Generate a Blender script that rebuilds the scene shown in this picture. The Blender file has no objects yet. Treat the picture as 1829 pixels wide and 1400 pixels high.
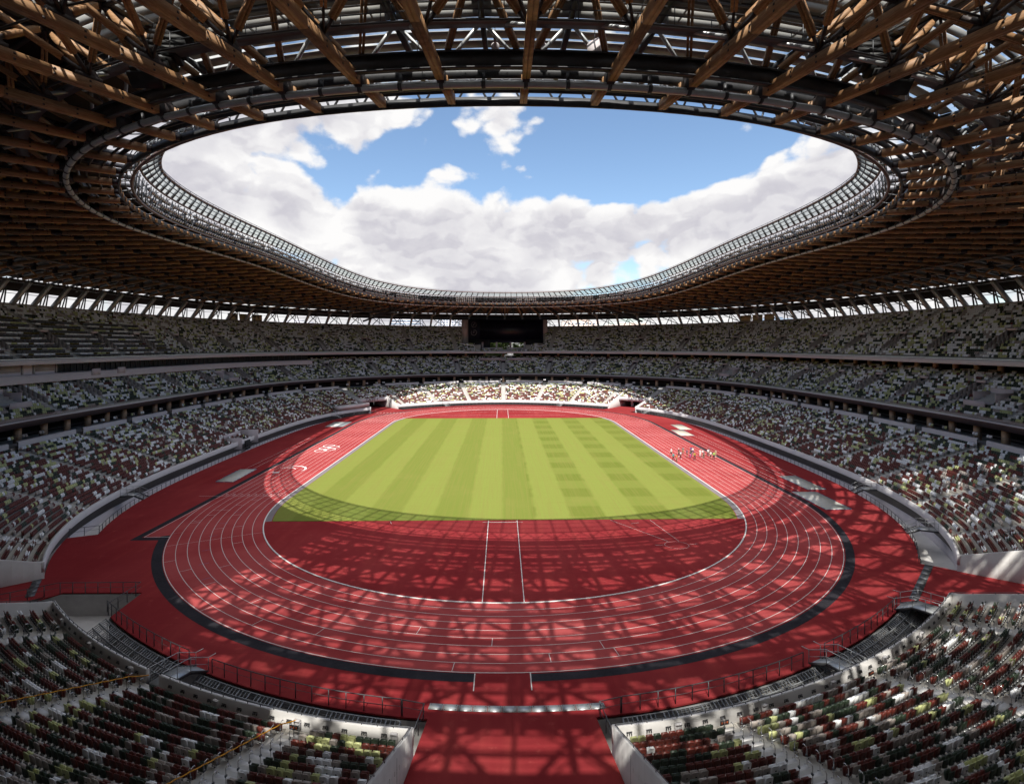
import bpy, math, random
import numpy as np
from mathutils import Vector
random.seed(7); rng = np.random.default_rng(7)
scene = bpy.context.scene
COL = scene.collection

# ------------------------------------------------------------------ camera
cam_d = bpy.data.cameras.new('camera'); cam = bpy.data.objects.new('camera', cam_d); COL.objects.link(cam)
cam.location = (-0.69, -88.64, 25.12)
cam.rotation_euler = (math.radians(90), 0, -0.019)
cam_d.sensor_width = 36; cam_d.lens = 958.46/1829*36
cam_d.shift_y = -83.7/1829
cam_d.clip_start = 0.1; cam_d.clip_end = 6000
scene.camera = cam

# ------------------------------------------------------------------ light
SUN_EL = math.radians(54.1)
SDX, SDY = 0.070, 0.720            # how far a shadow falls per metre of height
sdir = Vector((SDX, SDY, -1)).normalized()
sun_d = bpy.data.lights.new('sun', 'SUN'); sun = bpy.data.objects.new('sun', sun_d); COL.objects.link(sun)
sun_d.energy = 5.0; sun_d.angle = math.radians(0.5); sun_d.color = (1, .95, .88)
sun.rotation_euler = sdir.to_track_quat('-Z', 'Y').to_euler()
scene.view_settings.view_transform = 'Standard'; scene.view_settings.look = 'None'
scene.view_settings.exposure = 0.50; scene.view_settings.gamma = 1
scene.cycles.use_denoising = True
scene.cycles.max_bounces = 7; scene.cycles.diffuse_bounces = 4; scene.cycles.transparent_max_bounces = 12
scene.cycles.transmission_bounces = 3; scene.cycles.glossy_bounces = 2
scene.cycles.sample_clamp_indirect = 4
scene.cycles.caustics_reflective = False; scene.cycles.caustics_refractive = False

class NT:
    """little helper to write node trees"""
    def __init__(s, nt): s.nt = nt
    def n(s, t, **kw):
        nd = s.nt.nodes.new(t)
        for k, v in kw.items():
            if k in ('ins',):
                for a, b in v.items(): s.set(nd, a, b)
            else: setattr(nd, k, v)
        return nd
    def set(s, nd, a, b):
        sock = nd.inputs[a]
        if isinstance(b, bpy.types.NodeSocket): s.nt.links.new(b, sock)
        else: sock.default_value = b
    def m(s, op, a, b=None, c=None):
        nd = s.n('ShaderNodeMath', operation=op); s.set(nd, 0, a)
        if b is not None: s.set(nd, 1, b)
        if c is not None: s.set(nd, 2, c)
        return nd.outputs[0]
    def mixc(s, f, a, b, mode='MIX'):
        nd = s.n('ShaderNodeMix', data_type='RGBA', blend_type=mode); s.set(nd, 0, f); s.set(nd, 6, a); s.set(nd, 7, b)
        return nd.outputs[2]
    def ramp(s, v, a, b, lo=0.0, hi=1.0):
        nd = s.n('ShaderNodeMapRange', interpolation_type='SMOOTHSTEP')
        s.set(nd, 0, v); s.set(nd, 1, a); s.set(nd, 2, b); s.set(nd, 3, lo); s.set(nd, 4, hi)
        return nd.outputs[0]
    def noise(s, vec, scale, detail=4, rough=.5, dim='3D'):
        nd = s.n('ShaderNodeTexNoise', noise_dimensions=dim); s.set(nd, 'Vector', vec)
        nd.inputs['Scale'].default_value = scale; nd.inputs['Detail'].default_value = detail; nd.inputs['Roughness'].default_value = rough
        return nd.outputs['Fac']

# ------------------------------------------------------------------ world: sky with clouds
w = bpy.data.worlds.new('World'); scene.world = w; w.use_nodes = True
nt = w.node_tree; nt.nodes.clear(); N = NT(nt)
sky = N.n('ShaderNodeTexSky', sky_type='NISHITA', sun_disc=False)
sky.sun_elevation = SUN_EL; sky.sun_rotation = math.atan2(-sdir.x, -sdir.y); sky.air_density = 1.0; sky.dust_density = .6; sky.ozone_density = 1.3
geo = N.n('ShaderNodeTexCoord').outputs['Generated']
sep = N.n('ShaderNodeSeparateXYZ', ins={0: geo}); dx, dy, dz = sep.outputs
h = N.m('SQRT', N.m('ADD', N.m('MULTIPLY', dx, dx), N.m('MULTIPLY', dy, dy)))
az = N.m('ARCTAN2', dx, dy)                    # azimuth from the long axis of the pitch
el = N.m('ARCTAN2', dz, h)
def blob(a0, e0, ra, re, amp):
    u = N.m('DIVIDE', N.m('SUBTRACT', az, a0), ra); v = N.m('DIVIDE', N.m('SUBTRACT', el, e0), re)
    r = N.m('ADD', N.m('MULTIPLY', u, u), N.m('MULTIPLY', v, v))
    return N.m('MULTIPLY', N.m('POWER', 2.718, N.m('MULTIPLY', r, -1.0)), amp)
def cover(blobs, base):
    t = None
    for b in blobs:
        x = blob(*b); t = x if t is None else N.m('ADD', t, x)
    return N.m('ADD', t, base)
uv = N.n('ShaderNodeCombineXYZ', ins={0: N.m('ADD', az, 3.1), 1: N.m('MULTIPLY', el, 1.45), 2: 0.0}).outputs[0]
wr = N.n('ShaderNodeTexNoise', noise_dimensions='2D'); N.set(wr, 'Vector', uv); wr.inputs['Scale'].default_value = 7; wr.inputs['Detail'].default_value = 4
va = N.n('ShaderNodeVectorMath', operation='MULTIPLY_ADD'); N.set(va, 0, wr.outputs['Color']); va.inputs[1].default_value = (.075, .075, 0); N.set(va, 2, uv)
def puff(vec, sc):
    v = N.n('ShaderNodeTexVoronoi', feature='SMOOTH_F1', voronoi_dimensions='2D'); N.set(v, 'Vector', vec); v.inputs['Scale'].default_value = sc; v.inputs['Smoothness'].default_value = .25
    return N.m('SUBTRACT', 1.0, v.outputs['Distance'])
def dens(off, detail=2):
    """cloud density in a direction; off looks a little higher up"""
    vec = va.outputs[0]
    if off:
        sh = N.n('ShaderNodeVectorMath', operation='ADD'); N.set(sh, 0, vec); sh.inputs[1].default_value = (0, off*1.45, 0); vec = sh.outputs[0]
    t = N.m('ADD', N.m('MULTIPLY', N.noise(vec, 3.4, 3, .5, '2D'), .62), N.m('MULTIPLY', puff(vec, 13), .22))
    if detail > 0: t = N.m('ADD', t, N.m('MULTIPLY', puff(vec, 33), .10))
    else: t = N.m('ADD', t, .06)
    if detail > 1: t = N.m('ADD', t, N.m('MULTIPLY', N.noise(uv, 42, 4, .65, '2D'), .10))
    else: t = N.m('ADD', t, .05)
    return t
bank = N.m('ADD', N.ramp(el, .215, .30, .125, -.15), N.ramp(el, .62, 1.0, 0, .20))  # high cover lies out of view, added for its light
cov = cover([(-.52, .33, .22, .12, .27), (-.72, .30, .3, .15, .2), (.58, .28, .15, .085, .25), (.56, .18, .2, .06, .12), (-.3, .22, .2, .08, .08), (-.17, .235, .10, .05, .10), (.14, .225, .07, .04, .09), (-.01, .40, .075, .04, .25), (-.24, .40, .10, .05, .20), (.42, .355, .05, .02, .12),
             (-.12, .305, .05, .014, .14), (.05, .30, .03, .012, .12), (.36, .33, .26, .07, -.16), (.14, .075, .12, .03, -.05), (-.16, .105, .06, .022, -.12), (.37, .115, .08, .02, -.06), (-.42, .17, .05, .03, -.10), (-.33, .345, .06, .05, -.06), (.24, .20, .10, .05, .10), (.44, .24, .12, .06, .12), (-.40, .37, .09, .045, .13), (.20, .075, .07, .022, -.04),
             (2.4, .6, 1.0, .4, .12), (-2.2, .5, .9, .4, .12)], bank)
D0 = dens(0.0); D1 = dens(.05, 0); D2 = dens(.014, 1)
d0 = N.m('ADD', D0, cov); d1 = N.m('ADD', D1, cov)
mask = N.ramp(d0, .482, .59)
body = N.ramp(N.m('ADD', N.m('SUBTRACT', d1, .60), N.m('MULTIPLY', N.noise(uv, 2.3, 2, .5, '2D'), .25)), .06, .36, 1.0, 0.0)            # dense cloud overhead = shaded underside
crisp = N.ramp(N.m('SUBTRACT', D0, D2), -.045, .03)
lit = N.m('MINIMUM', 1.0, N.m('ADD', N.m('MULTIPLY_ADD', body, .74, .09), N.m('ADD', N.m('MULTIPLY', crisp, .26), N.ramp(N.noise(va.outputs[0], 26, 4, .6, '2D'), .3, .7, 0, .16))))
c_cl = N.mixc(lit, (.60, .585, .65, 1), (1.0, .99, .985, 1))
up = N.ramp(dz, -.05, .02)
bg1 = N.n('ShaderNodeBackground', ins={0: N.mixc(1.0, sky.outputs[0], (.97, 1.02, 1.05, 1), 'MULTIPLY'), 1: 0.122})
bg2 = N.n('ShaderNodeBackground', ins={0: c_cl, 1: N.ramp(el, .60, 1.1, .70, 1.4)})   # unseen overhead clouds made brighter to light the shaded stands
mx = N.n('ShaderNodeMixShader', ins={0: N.m('MULTIPLY', mask, up), 1: bg1.outputs[0], 2: bg2.outputs[0]})
N.n('ShaderNodeOutputWorld', ins={0: mx.outputs[0]})

# ------------------------------------------------------------------ materials
M = {}
def mat(name, col, rough=.6, metal=0, var=.12, scale=3.0, bump=0, spec=.4, kind=None):
    m = bpy.data.materials.new(name); m.use_nodes = True; nt = m.node_tree; N = NT(nt)
    p = nt.nodes['Principled BSDF']; p.inputs['Roughness'].default_value = rough; p.inputs['Metallic'].default_value = metal
    p.inputs['Specular IOR Level'].default_value = spec
    pos = N.n('ShaderNodeNewGeometry').outputs['Position']
    n1 = N.noise(pos, scale, 5, .6); n2 = N.noise(pos, scale*.13, 3, .5)
    f = N.m('ADD', N.m('MULTIPLY', n1, .5), N.m('MULTIPLY', n2, .5))
    f = N.ramp(f, .3, .7)
    a = tuple(c*(1-var) for c in col) + (1,); b = tuple(min(1, c*(1+var)) for c in col) + (1,)
    c = N.mixc(f, a, b)
    nt.links.new(c, p.inputs['Base Color'])
    if bump:
        bn = N.n('ShaderNodeBump'); bn.inputs['Strength'].default_value = bump; bn.inputs['Distance'].default_value = .02
        nt.links.new(n1, bn.inputs['Height']); nt.links.new(bn.outputs[0], p.inputs['Normal'])
    M[name] = m; return m, N, p, c, pos
mat('concrete', (.36, .345, .335), .85, 0, .14, 1.2, .2)
mat('concrete_floor', (.44, .415, .38), .9, 0, .16, 1.5, .2)
mat('pale_concrete', (.56, .54, .53), .75, 0, .08, .8)
mat('white_coping', (.56, .54, .55), .6, 0, .06, .6)
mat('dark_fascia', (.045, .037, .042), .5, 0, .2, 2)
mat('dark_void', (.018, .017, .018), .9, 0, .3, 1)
mat('steel_dark', (.07, .07, .075), .45, .4, .2, 2)
mat('steel_grey', (.11, .113, .122), .45, .5, .15, 2)
mat('steel_light', (.42, .43, .44), .4, .5, .12, 2)
mat('steel_mid', (.27, .275, .285), .45, .4, .15, 2)
mat('steel_brown', (.16, .11, .10), .5, .2, .15, 2)
mat('chrome', (.62, .62, .62), .25, .9, .05, 2)
mat('column_tan', (.42, .29, .19), .7, 0, .12, 3)
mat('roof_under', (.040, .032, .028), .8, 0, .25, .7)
mat('louvre', (.30, .29, .27), .55, 0, .06, 1)
mat('gusset', (.055, .045, .045), .5, .3, .2, 3)
mat('black_plastic', (.012, .012, .013), .6, 0, .2, 5)
mat('yellow_rope', (.62, .27, .01), .6, 0, .1, 20)
mat('white_paint', (.78, .77, .76), .6, 0, .05, 9)
mat('faded_paint', (.50, .42, .42), .7, 0, .25, 6)
mat('curb_paint', (.72, .71, .70), .5, 0, .06, 5)
mat('blue_paint', (.04, .10, .22), .6, 0, .15, 5)
mat('sand_cover', (.52, .46, .38), .95, 0, .18, 2.5, .3)
mat('cover_grey', (.47, .46, .43), .9, 0, .18, 2.0)
mat('pit_white', (.62, .64, .62), .8, 0, .12, 1.0)
mat('screen_black', (.004, .004, .014), .35, 0, .1, 1)
mat('screen_frame', (.022, .026, .05), .5, 0, .15, 1)
mat('light_wall', (.55, .50, .52), .8, 0, .06, .6)
mat('lamp_face', (.50, .44, .42), .3, 0, .15, 6)
mat('lamp_body', (.10, .105, .12), .5, .3, .2, 6)
mat('board_yellow', (.44, .36, .20), .8, 0, .08, 1)
mat('glass_dark', (.03, .032, .035), .12, 0, .3, .6)
mat('leaf', (.085, .13, .03), .8, 0, .5, 1.4)
mat('bark', (.10, .07, .05), .9, 0, .2, 4)
mat('black_strip', (.030, .028, .034), .92, 0, .25, 3, 0, .06)
mat('grey_strip', (.18, .155, .165), .85, 0, .15, 3)
mat('ground', (.16, .155, .15), .95, 0, .2, .2)
mat('orange_sign', (.55, .12, .03), .6, 0, .1, 9)
mat('bld_grey', (.42, .42, .46), .7, 0, .06, .05)
mat('bld_pink', (.62, .52, .46), .8, 0, .06, .05)
mat('bld_glass', (.20, .26, .34), .2, 0, .15, .05)
for nme, c in (('seat_white', (.84, .84, .85)), ('seat_lime', (.50, .52, .24)), ('seat_beige', (.38, .33, .30)), ('seat_green', (.026, .040, .024)), ('seat_brown', (.115, .022, .015))):
    mat(nme, c, .45, 0, .10, 1.5, 0, .45)
SEATM = ['seat_white', 'seat_lime', 'seat_beige', 'seat_green', 'seat_brown']

# timber: grain and joint lines
m, N, p, c, pos = mat('timber', (.40, .225, .112), .55, 0, .20, 2.2)
mp = N.n('ShaderNodeMapping'); mp.inputs['Scale'].default_value = (1, 1, 14); N.set(mp, 'Vector', pos)
g = N.noise(mp.outputs[0], 1.6, 6, .65)
nt2 = m.node_tree; nt2.links.new(N.mixc(N.ramp(g, .35, .65), c, (.25, .13, .060, 1)), p.inputs['Base Color'])

# red running surface with slow tonal drift and patched areas; base darkened to stand for shade
m, N, p, c, pos = mat('track_red_shaded', (.46, .050, .040), .9, 0, .05, 6, .15, .04)
big = N.noise(pos, .05, 4, .6); mp = N.n('ShaderNodeMapping'); mp.inputs['Scale'].default_value = (.6, .06, 1); N.set(mp, 'Vector', pos)
st = N.noise(mp.outputs[0], 1.0, 5, .6); fine = N.noise(pos, 60, 2, .5)
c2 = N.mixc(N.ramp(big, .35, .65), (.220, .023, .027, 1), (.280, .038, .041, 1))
c3 = N.mixc(N.ramp(st, .45, .75, 0, .35), c2, (.38, .066, .056, 1))
br = N.n('ShaderNodeTexBrick'); N.set(br, 'Vector', pos); br.inputs['Color1'].default_value = (1, 1, 1, 1); br.inputs['Color2'].default_value = (.86, .86, .88, 1); br.inputs['Mortar'].default_value = (.80, .78, .78, 1)
br.inputs['Scale'].default_value = .085; br.inputs['Mortar Size'].default_value = .004; br.inputs['Brick Width'].default_value = 1.3; br.inputs['Row Height'].default_value = .42
c3 = N.mixc(.75, c3, br.outputs[0], 'MULTIPLY')
scuff = N.ramp(N.noise(pos, .9, 8, .72), .56, .74, 0, .5); c3 = N.mixc(scuff, c3, (.40, .10, .085, 1))
c4 = N.mixc(N.ramp(fine, .3, .7, 0, .25), c3, (.21, .017, .018, 1))
m.node_tree.links.new(c4, p.inputs['Base Color'])
m, N, p, c, pos = mat('lane_red_sunlit', (.50, .075, .065), .9, 0, .05, 6, .15, .04)  # same rubber as the sheet, coloured lighter for sun on the straights
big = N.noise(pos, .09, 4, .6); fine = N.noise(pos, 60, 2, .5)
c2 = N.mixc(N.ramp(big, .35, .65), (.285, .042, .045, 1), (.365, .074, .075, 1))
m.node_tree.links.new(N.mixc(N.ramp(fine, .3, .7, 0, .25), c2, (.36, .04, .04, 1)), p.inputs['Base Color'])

# mown pitch: long stripes, cross checks on one half, streaks of the mower
m, N, p, c, pos = mat('grass', (.22, .25, .05), .95, 0, .1, 40, .4, .04)
sp = N.n('ShaderNodeSeparateXYZ', ins={0: pos}); px, py, _ = sp.outputs
wob = N.m('MULTIPLY', N.m('SUBTRACT', N.noise(pos, .25, 4, .6), .5), 1.0)
X = N.m('ADD', px, wob)
sx = N.m('PINGPONG', N.m('DIVIDE', N.m('ADD', X, .6), 5.05), 1.0)   # 0..1..0
stripe = N.ramp(N.m('SINE', N.m('MULTIPLY', N.m('ADD', X, .6), math.pi/5.05)), -.22, .22)
chk = N.ramp(N.m('SINE', N.m('MULTIPLY', py, math.pi/5.2)), -.30, .30)
right = N.ramp(px, 3.5, 4.5)
mp = N.n('ShaderNodeMapping'); mp.inputs['Scale'].default_value = (3.2, .05, 1); N.set(mp, 'Vector', pos)
streak = N.noise(mp.outputs[0], 1.0, 5, .7)
mp2 = N.n('ShaderNodeMapping'); mp2.inputs['Scale'].default_value = (.05, 1.2, 1); N.set(mp2, 'Vector', pos)
streak2 = N.noise(mp2.outputs[0], 1.0, 4, .6)
LIGHT, DARK = (.180, .212, .046, 1), (.108, .138, .022, 1)
soft = N.m('ADD', .52, N.m('MULTIPLY', right, .33))
k = N.m('MULTIPLY', stripe, N.m('ADD', N.m('MULTIPLY', N.m('SUBTRACT', 1.0, right), soft), N.m('MULTIPLY', right, N.m('ADD', .42, N.m('MULTIPLY', chk, .44)))))
cg = N.mixc(k, LIGHT, DARK)
cg = N.mixc(N.ramp(streak, .40, .66, 0, .55), cg, (.185, .178, .047, 1))
cg = N.mixc(N.ramp(streak2, .5, .75, 0, .25), cg, (.155, .155, .032, 1))
cg = N.mixc(N.ramp(N.noise(pos, 9, 6, .75), .42, .75, 0, .32), cg, (.10, .115, .015, 1))
cg = N.mixc(N.ramp(N.noise(pos, .12, 4, .6), .5, .8, 0, .3), cg, (.21, .19, .055, 1))
m.node_tree.links.new(cg, p.inputs['Base Color'])

# glass panes: thin, slightly dirty
def glass(name, tint, transp, refl=.08):
    m = bpy.data.materials.new(name); m.use_nodes = True; nt = m.node_tree; nt.nodes.clear(); N = NT(nt)
    pos = N.n('ShaderNodeNewGeometry').outputs['Position']
    t = N.n('ShaderNodeBsdfTransparent'); t.inputs[0].default_value = tint
    d = N.n('ShaderNodeBsdfTranslucent'); d.inputs[0].default_value = (.8, .82, .8, 1)
    g = N.n('ShaderNodeBsdfGlossy'); g.inputs['Roughness'].default_value = .15
    f = N.ramp(N.noise(pos, .5, 3), .3, .7, transp*.92, min(1, transp*1.06))
    a = N.n('ShaderNodeMixShader', ins={0: f, 1: d.outputs[0], 2: t.outputs[0]})
    b = N.n('ShaderNodeMixShader', ins={0: refl, 1: a.outputs[0], 2: g.outputs[0]})
    N.n('ShaderNodeOutputMaterial', ins={0: b.outputs[0]}); M[name] = m
glass('roof_glass', (.95, .97, .95, 1), .95, .03)
glass('visor_glass', (.66, .72, .70, 1), .84, .08)
glass('rail_glass', (.84, .90, .90, 1), .88, .03)

# ------------------------------------------------------------------ mesh helpers
def unit(a):
    a = np.asarray(a, float); return a/np.maximum(np.linalg.norm(a, axis=-1, keepdims=True), 1e-9)
BOXV = np.array([(-1,-1,-1),(1,-1,-1),(1,1,-1),(-1,1,-1),(-1,-1,1),(1,-1,1),(1,1,1),(-1,1,1)], float)
BOXF = np.array([(0,3,2,1),(4,5,6,7),(0,1,5,4),(1,2,6,5),(2,3,7,6),(3,0,4,7)])
class MB:
    def __init__(s): s.v = []; s.f = []; s.nv = 0
    def raw(s, V, F, mi=0):
        """V (n,3); F list of equal or unequal faces, mi int or array"""
        V = np.asarray(V, float).reshape(-1, 3)
        if isinstance(F, np.ndarray):
            s.f.append((F+s.nv, np.broadcast_to(np.asarray(mi), (len(F),)).copy()))
        else:
            byk = {}
            for f in F: byk.setdefault(len(f), []).append(f)
            for k, fs in byk.items():
                a = np.array(fs); s.f.append((a+s.nv, np.full(len(a), mi)))
        s.v.append(V); s.nv += len(V)
    def inst(s, TV, TF, C, X, Y, Z, mi=0):
        """template copied to every frame (C origin; X, Y, Z axes); mi: per copy array or int; TF: list of (faces array, mat offset or None)"""
        C, X, Y, Z = (np.asarray(a, float).reshape(-1, 3) for a in (C, X, Y, Z)); n = len(C)
        V = C[:, None] + TV[None, :, :1]*X[:, None] + TV[None, :, 1:2]*Y[:, None] + TV[None, :, 2:3]*Z[:, None]
        off = (np.arange(n)*len(TV))[:, None, None]
        mi = np.broadcast_to(np.asarray(mi), (n,))
        for F, fixed in TF:
            A = (F[None]+off).reshape(-1, F.shape[1])+s.nv
            mm = np.repeat(mi, len(F)) if fixed is None else np.full(len(A), fixed)
            s.f.append((A, mm))
        s.v.append(V.reshape(-1, 3)); s.nv += n*len(TV)
    def boxes(s, C, X, Y, Z, mi=0): s.inst(BOXV, [(BOXF, None)], C, X, Y, Z, mi)
    def box(s, c, size, rz=0, mi=0):
        cs, sn = math.cos(rz), math.sin(rz); hx, hy, hz = (a/2 for a in size)
        s.boxes([c], [(cs*hx, sn*hx, 0)], [(-sn*hy, cs*hy, 0)], [(0, 0, hz)], mi)
    def beams(s, P, Q, wd, ht, mi=0, up=(0, 0, 1)):
        P, Q = (np.asarray(a, float).reshape(-1, 3) for a in (P, Q))
        D = Q-P; L = np.linalg.norm(D, axis=1, keepdims=True); D = D/np.maximum(L, 1e-9)
        U = np.broadcast_to(np.asarray(up, float), D.shape).copy()
        par = np.abs((D*U).sum(1)) > .985; U[par] = (0, 1, 0)
        S = unit(np.cross(D, U)); U = unit(np.cross(S, D))
        s.boxes((P+Q)/2, D*L/2, S*wd/2, U*ht/2, mi)
    def tubes(s, P, Q, r, n=6, mi=0, r2=None):
        P, Q = (np.asarray(a, float).reshape(-1, 3) for a in (P, Q))
        D = Q-P; L = np.linalg.norm(D, axis=1, keepdims=True); D = D/np.maximum(L, 1e-9)
        U = np.broadcast_to(np.array((0, 0, 1.)), D.shape).copy(); U[np.abs(D[:, 2]) > .985] = (0, 1, 0)
        S = unit(np.cross(D, U)); U = unit(np.cross(S, D)); r2 = r if r2 is None else r2
        a = np.arange(n)*2*math.pi/n
        TV = np.concatenate([np.stack([np.cos(a)*r, np.sin(a)*r, a*0], 1), np.stack([np.cos(a)*r2, np.sin(a)*r2, a*0+1], 1)])
        F = np.array([(i, (i+1) % n, n+(i+1) % n, n+i) for i in range(n)])
        caps = np.array([tuple(range(n))[::-1], tuple(range(n, 2*n))])
        s.inst(TV, [(F, None), (caps, None)], P, S, U, D*L, mi)
    def poly(s, pts, r, n=8, mi=0, closed=False):
        """round pipe along a polyline with mitred joints"""
        P = np.asarray(pts, float); T = np.roll(P, -1, 0)-np.roll(P, 1, 0)
        if not closed: T[0] = P[1]-P[0]; T[-1] = P[-1]-P[-2]
        T = unit(T); U = np.tile(np.array((0, 0, 1.)), (len(P), 1)); U[np.abs(T[:, 2]) > .95] = (1, 0, 0)
        S = unit(np.cross(T, U)); U = unit(np.cross(S, T)); a = np.arange(n)*2*math.pi/n
        V = P[:, None]+r*(np.cos(a)[None, :, None]*S[:, None]+np.sin(a)[None, :, None]*U[:, None])
        s.strip(V, mi, closed, True)
    def strip(s, V, mi=0, closed=False, ring=False):
        """V (m,k,3) grid -> quads; closed along m, ring along k"""
        m, k = V.shape[:2]; idx = np.arange(m*k).reshape(m, k)
        a = idx if closed else idx[:-1]; b = np.roll(idx, -1, 0) if closed else idx[1:]
        if ring: a2, b2 = np.roll(a, -1, 1), np.roll(b, -1, 1)
        else: a, a2, b, b2 = a[:, :-1], a[:, 1:], b[:, :-1], b[:, 1:]
        F = np.stack([a, b, b2, a2], -1).reshape(-1, 4)
        if not np.isscalar(mi):
            mi = np.tile(np.asarray(mi), a.shape[0])
        s.raw(V.reshape(-1, 3), F, mi)
    def build(s, name, mats, parent=None, smooth=False, shift=None):
        me = bpy.data.meshes.new(name)
        if isinstance(mats, str): mats = [mats]
        V = np.concatenate(s.v) if s.v else np.zeros((0, 3))
        if shift is not None: V = V-np.asarray(shift, float)
        loops = np.concatenate([f.ravel() for f, _ in s.f]) if s.f else np.zeros(0, int)
        cnt = np.concatenate([np.full(len(f), f.shape[1]) for f, _ in s.f]) if s.f else np.zeros(0, int)
        mi = np.concatenate([m for _, m in s.f]) if s.f else np.zeros(0, int)
        me.vertices.add(len(V)); me.vertices.foreach_set('co', V.ravel())
        me.loops.add(len(loops)); me.loops.foreach_set('vertex_index', loops.astype(np.int32))
        me.polygons.add(len(cnt)); me.polygons.foreach_set('loop_start', np.concatenate([[0], np.cumsum(cnt)[:-1]]).astype(np.int32) if len(cnt) else [])
        me.polygons.foreach_set('material_index', mi.astype(np.int32))
        if smooth: me.polygons.foreach_set('use_smooth', np.ones(len(cnt), bool))
        for k in mats: me.materials.append(M[k])
        me.update(calc_edges=True)
        o = bpy.data.objects.new(name, me); COL.objects.link(o)
        if parent is not None: o.parent = parent
        return o
def tag(o, label=None, cat=None, group=None, kind=None):
    if label: o['label'] = label
    if cat: o['category'] = cat
    if group: o['group'] = group
    if kind: o['kind'] = kind
    return o
def thing(name, label, cat, group=None, loc=(0, 0, 0)):
    o = bpy.data.objects.new(name, None); COL.objects.link(o); o.location = loc; o.empty_display_size = .3
    return tag(o, label, cat, group)
def text_mesh(name, txt, size, mt, M4, depth=.02, parent=None):
    cu = bpy.data.curves.new(name, 'FONT'); cu.body = txt; cu.size = size; cu.extrude = depth; cu.align_x = 'CENTER'; cu.align_y = 'CENTER'
    t = bpy.data.objects.new(name, cu); COL.objects.link(t); bpy.context.view_layer.update()
    me = bpy.data.meshes.new_from_object(t); bpy.data.objects.remove(t)
    me.transform(M4); me.materials.clear(); me.materials.append(M[mt])
    o = bpy.data.objects.new(name, me); COL.objects.link(o)
    if parent is not None: o.parent = parent
    return o

# ------------------------------------------------------------------ the bowl's plan curves
YC = 42.2                                   # centre of the oval along the long axis
class Curve:
    """closed oval through quarter control points, sampled by arc length; s = 0 at the near end (-Y), positive to +X"""
    def __init__(s, ctrl, K, x0=0.0):
        c = np.array(ctrl, float); th = np.arctan2(c[:, 1], c[:, 0]); r = np.hypot(c[:, 0], c[:, 1])
        A = np.array([[math.cos(2*k*t) for k in range(K)] for t in th]); s.co = np.linalg.lstsq(A, r, rcond=None)[0]
        T = np.linspace(-math.pi/2, 1.5*math.pi, 7201); R = sum(s.co[k]*np.cos(2*k*T) for k in range(K))
        P = np.stack([R*np.cos(T)+x0, R*np.sin(T)+YC], 1)
        d = np.linalg.norm(np.diff(P, axis=0), axis=1); S = np.concatenate([[0], np.cumsum(d)])
        s.L = S[-1]; s.S = S; s.P = P
        tg = np.gradient(P, axis=0); tg[0] = tg[-1] = (1, 0); tg = unit(tg); s.Nn = np.stack([tg[:, 1], -tg[:, 0]], 1)
        s.ang = np.unwrap(np.arctan2(s.Nn[:, 1], s.Nn[:, 0]))
    def at(s, q, o=0.0):
        q = np.mod(q, s.L); x = np.interp(q, s.S, s.P[:, 0]); y = np.interp(q, s.S, s.P[:, 1])
        a = np.interp(q, s.S, s.ang); nx, ny = np.cos(a), np.sin(a)
        return np.stack([x+nx*o, y+ny*o], -1), np.stack([nx, ny], -1)
    def near(s, x, y):
        i = np.argmin(np.hypot(s.P[:, 0]-x, s.P[:, 1]-y)); return s.S[i]
    def rowlen(s, q, o):            # arc length measured on the offset row
        return q+o*(np.interp(np.mod(q, s.L), s.S, s.ang)-s.ang[0]) + np.floor(q/s.L)*0
BASE = Curve([(64.6,0),(64.5,10),(64.0,28),(62.4,42),(60.3,52),(57.6,59.5),(54,66),(50.3,71.8),(42,80.7),(38,83.7),(33,87.3),(25.5,92),(19,94.9),(14,96.4),(6,97.9),(0,98.2)], 6)
RING = Curve([(61,0),(60.7,15),(59.8,32),(57.7,45),(55.5,54),(51.4,66),(45,76.5),(37.5,84.5),(28,90.8),(19.3,94.5),(10,96.9),(0,97.6)], 5, .8)
L = BASE.L
def signed(q): return q if q <= L/2 else q-L
gN = (BASE.near(42.3, -39.7), BASE.near(50.3, -30.2))
gF = (L/2-gN[1], L/2-gN[0])
HT = 6.1                                    # half width of the near tunnel
# lower tier segments in s (between the gaps)
SEG = [(HT, gN[0], 'near right'), (gN[1], gF[0], 'right'), (gF[1], L-gF[1], 'far'), (L-gF[0], L-gN[1], 'left'), (L-gN[0], L-HT, 'near left')]
_m = round((L/2-39.8)/13.9); AIS = [13.4, 26.6]+[39.8+(L/2-39.8)*k/_m for k in range(_m)]
AISLES = sorted(AIS+[L-a for a in AIS]+[L/2] )
def P3(q, o, z):
    p, n = BASE.at(np.asarray(q, float), o); return np.concatenate([p, np.broadcast_to(np.asarray(z, float), p.shape[:-1])[..., None]], -1)
def ringq(a, b, step=1.6):
    n = max(2, int(abs(b-a)/step)+1); return np.linspace(a, b, n)
def sweep(mb, prof, a, b, mi=0, step=1.6, closed=False):
    q = ringq(a, b, step)
    if closed: q = q[:-1]
    V = np.stack([P3(q, o, z) for o, z in prof], 1)
    mb.strip(V, mi, closed)
# ================================================================== GROUND
mb = MB()
mb.raw([(-3000,-3000,-7.0),(3000,-3000,-7.0),(3000,3000,-7.0),(-3000,3000,-7.0)], np.array([[0,1,2,3]]))
tag(mb.build('ground', 'ground'), 'grey ground around the stadium', None, None, 'structure')

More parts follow.
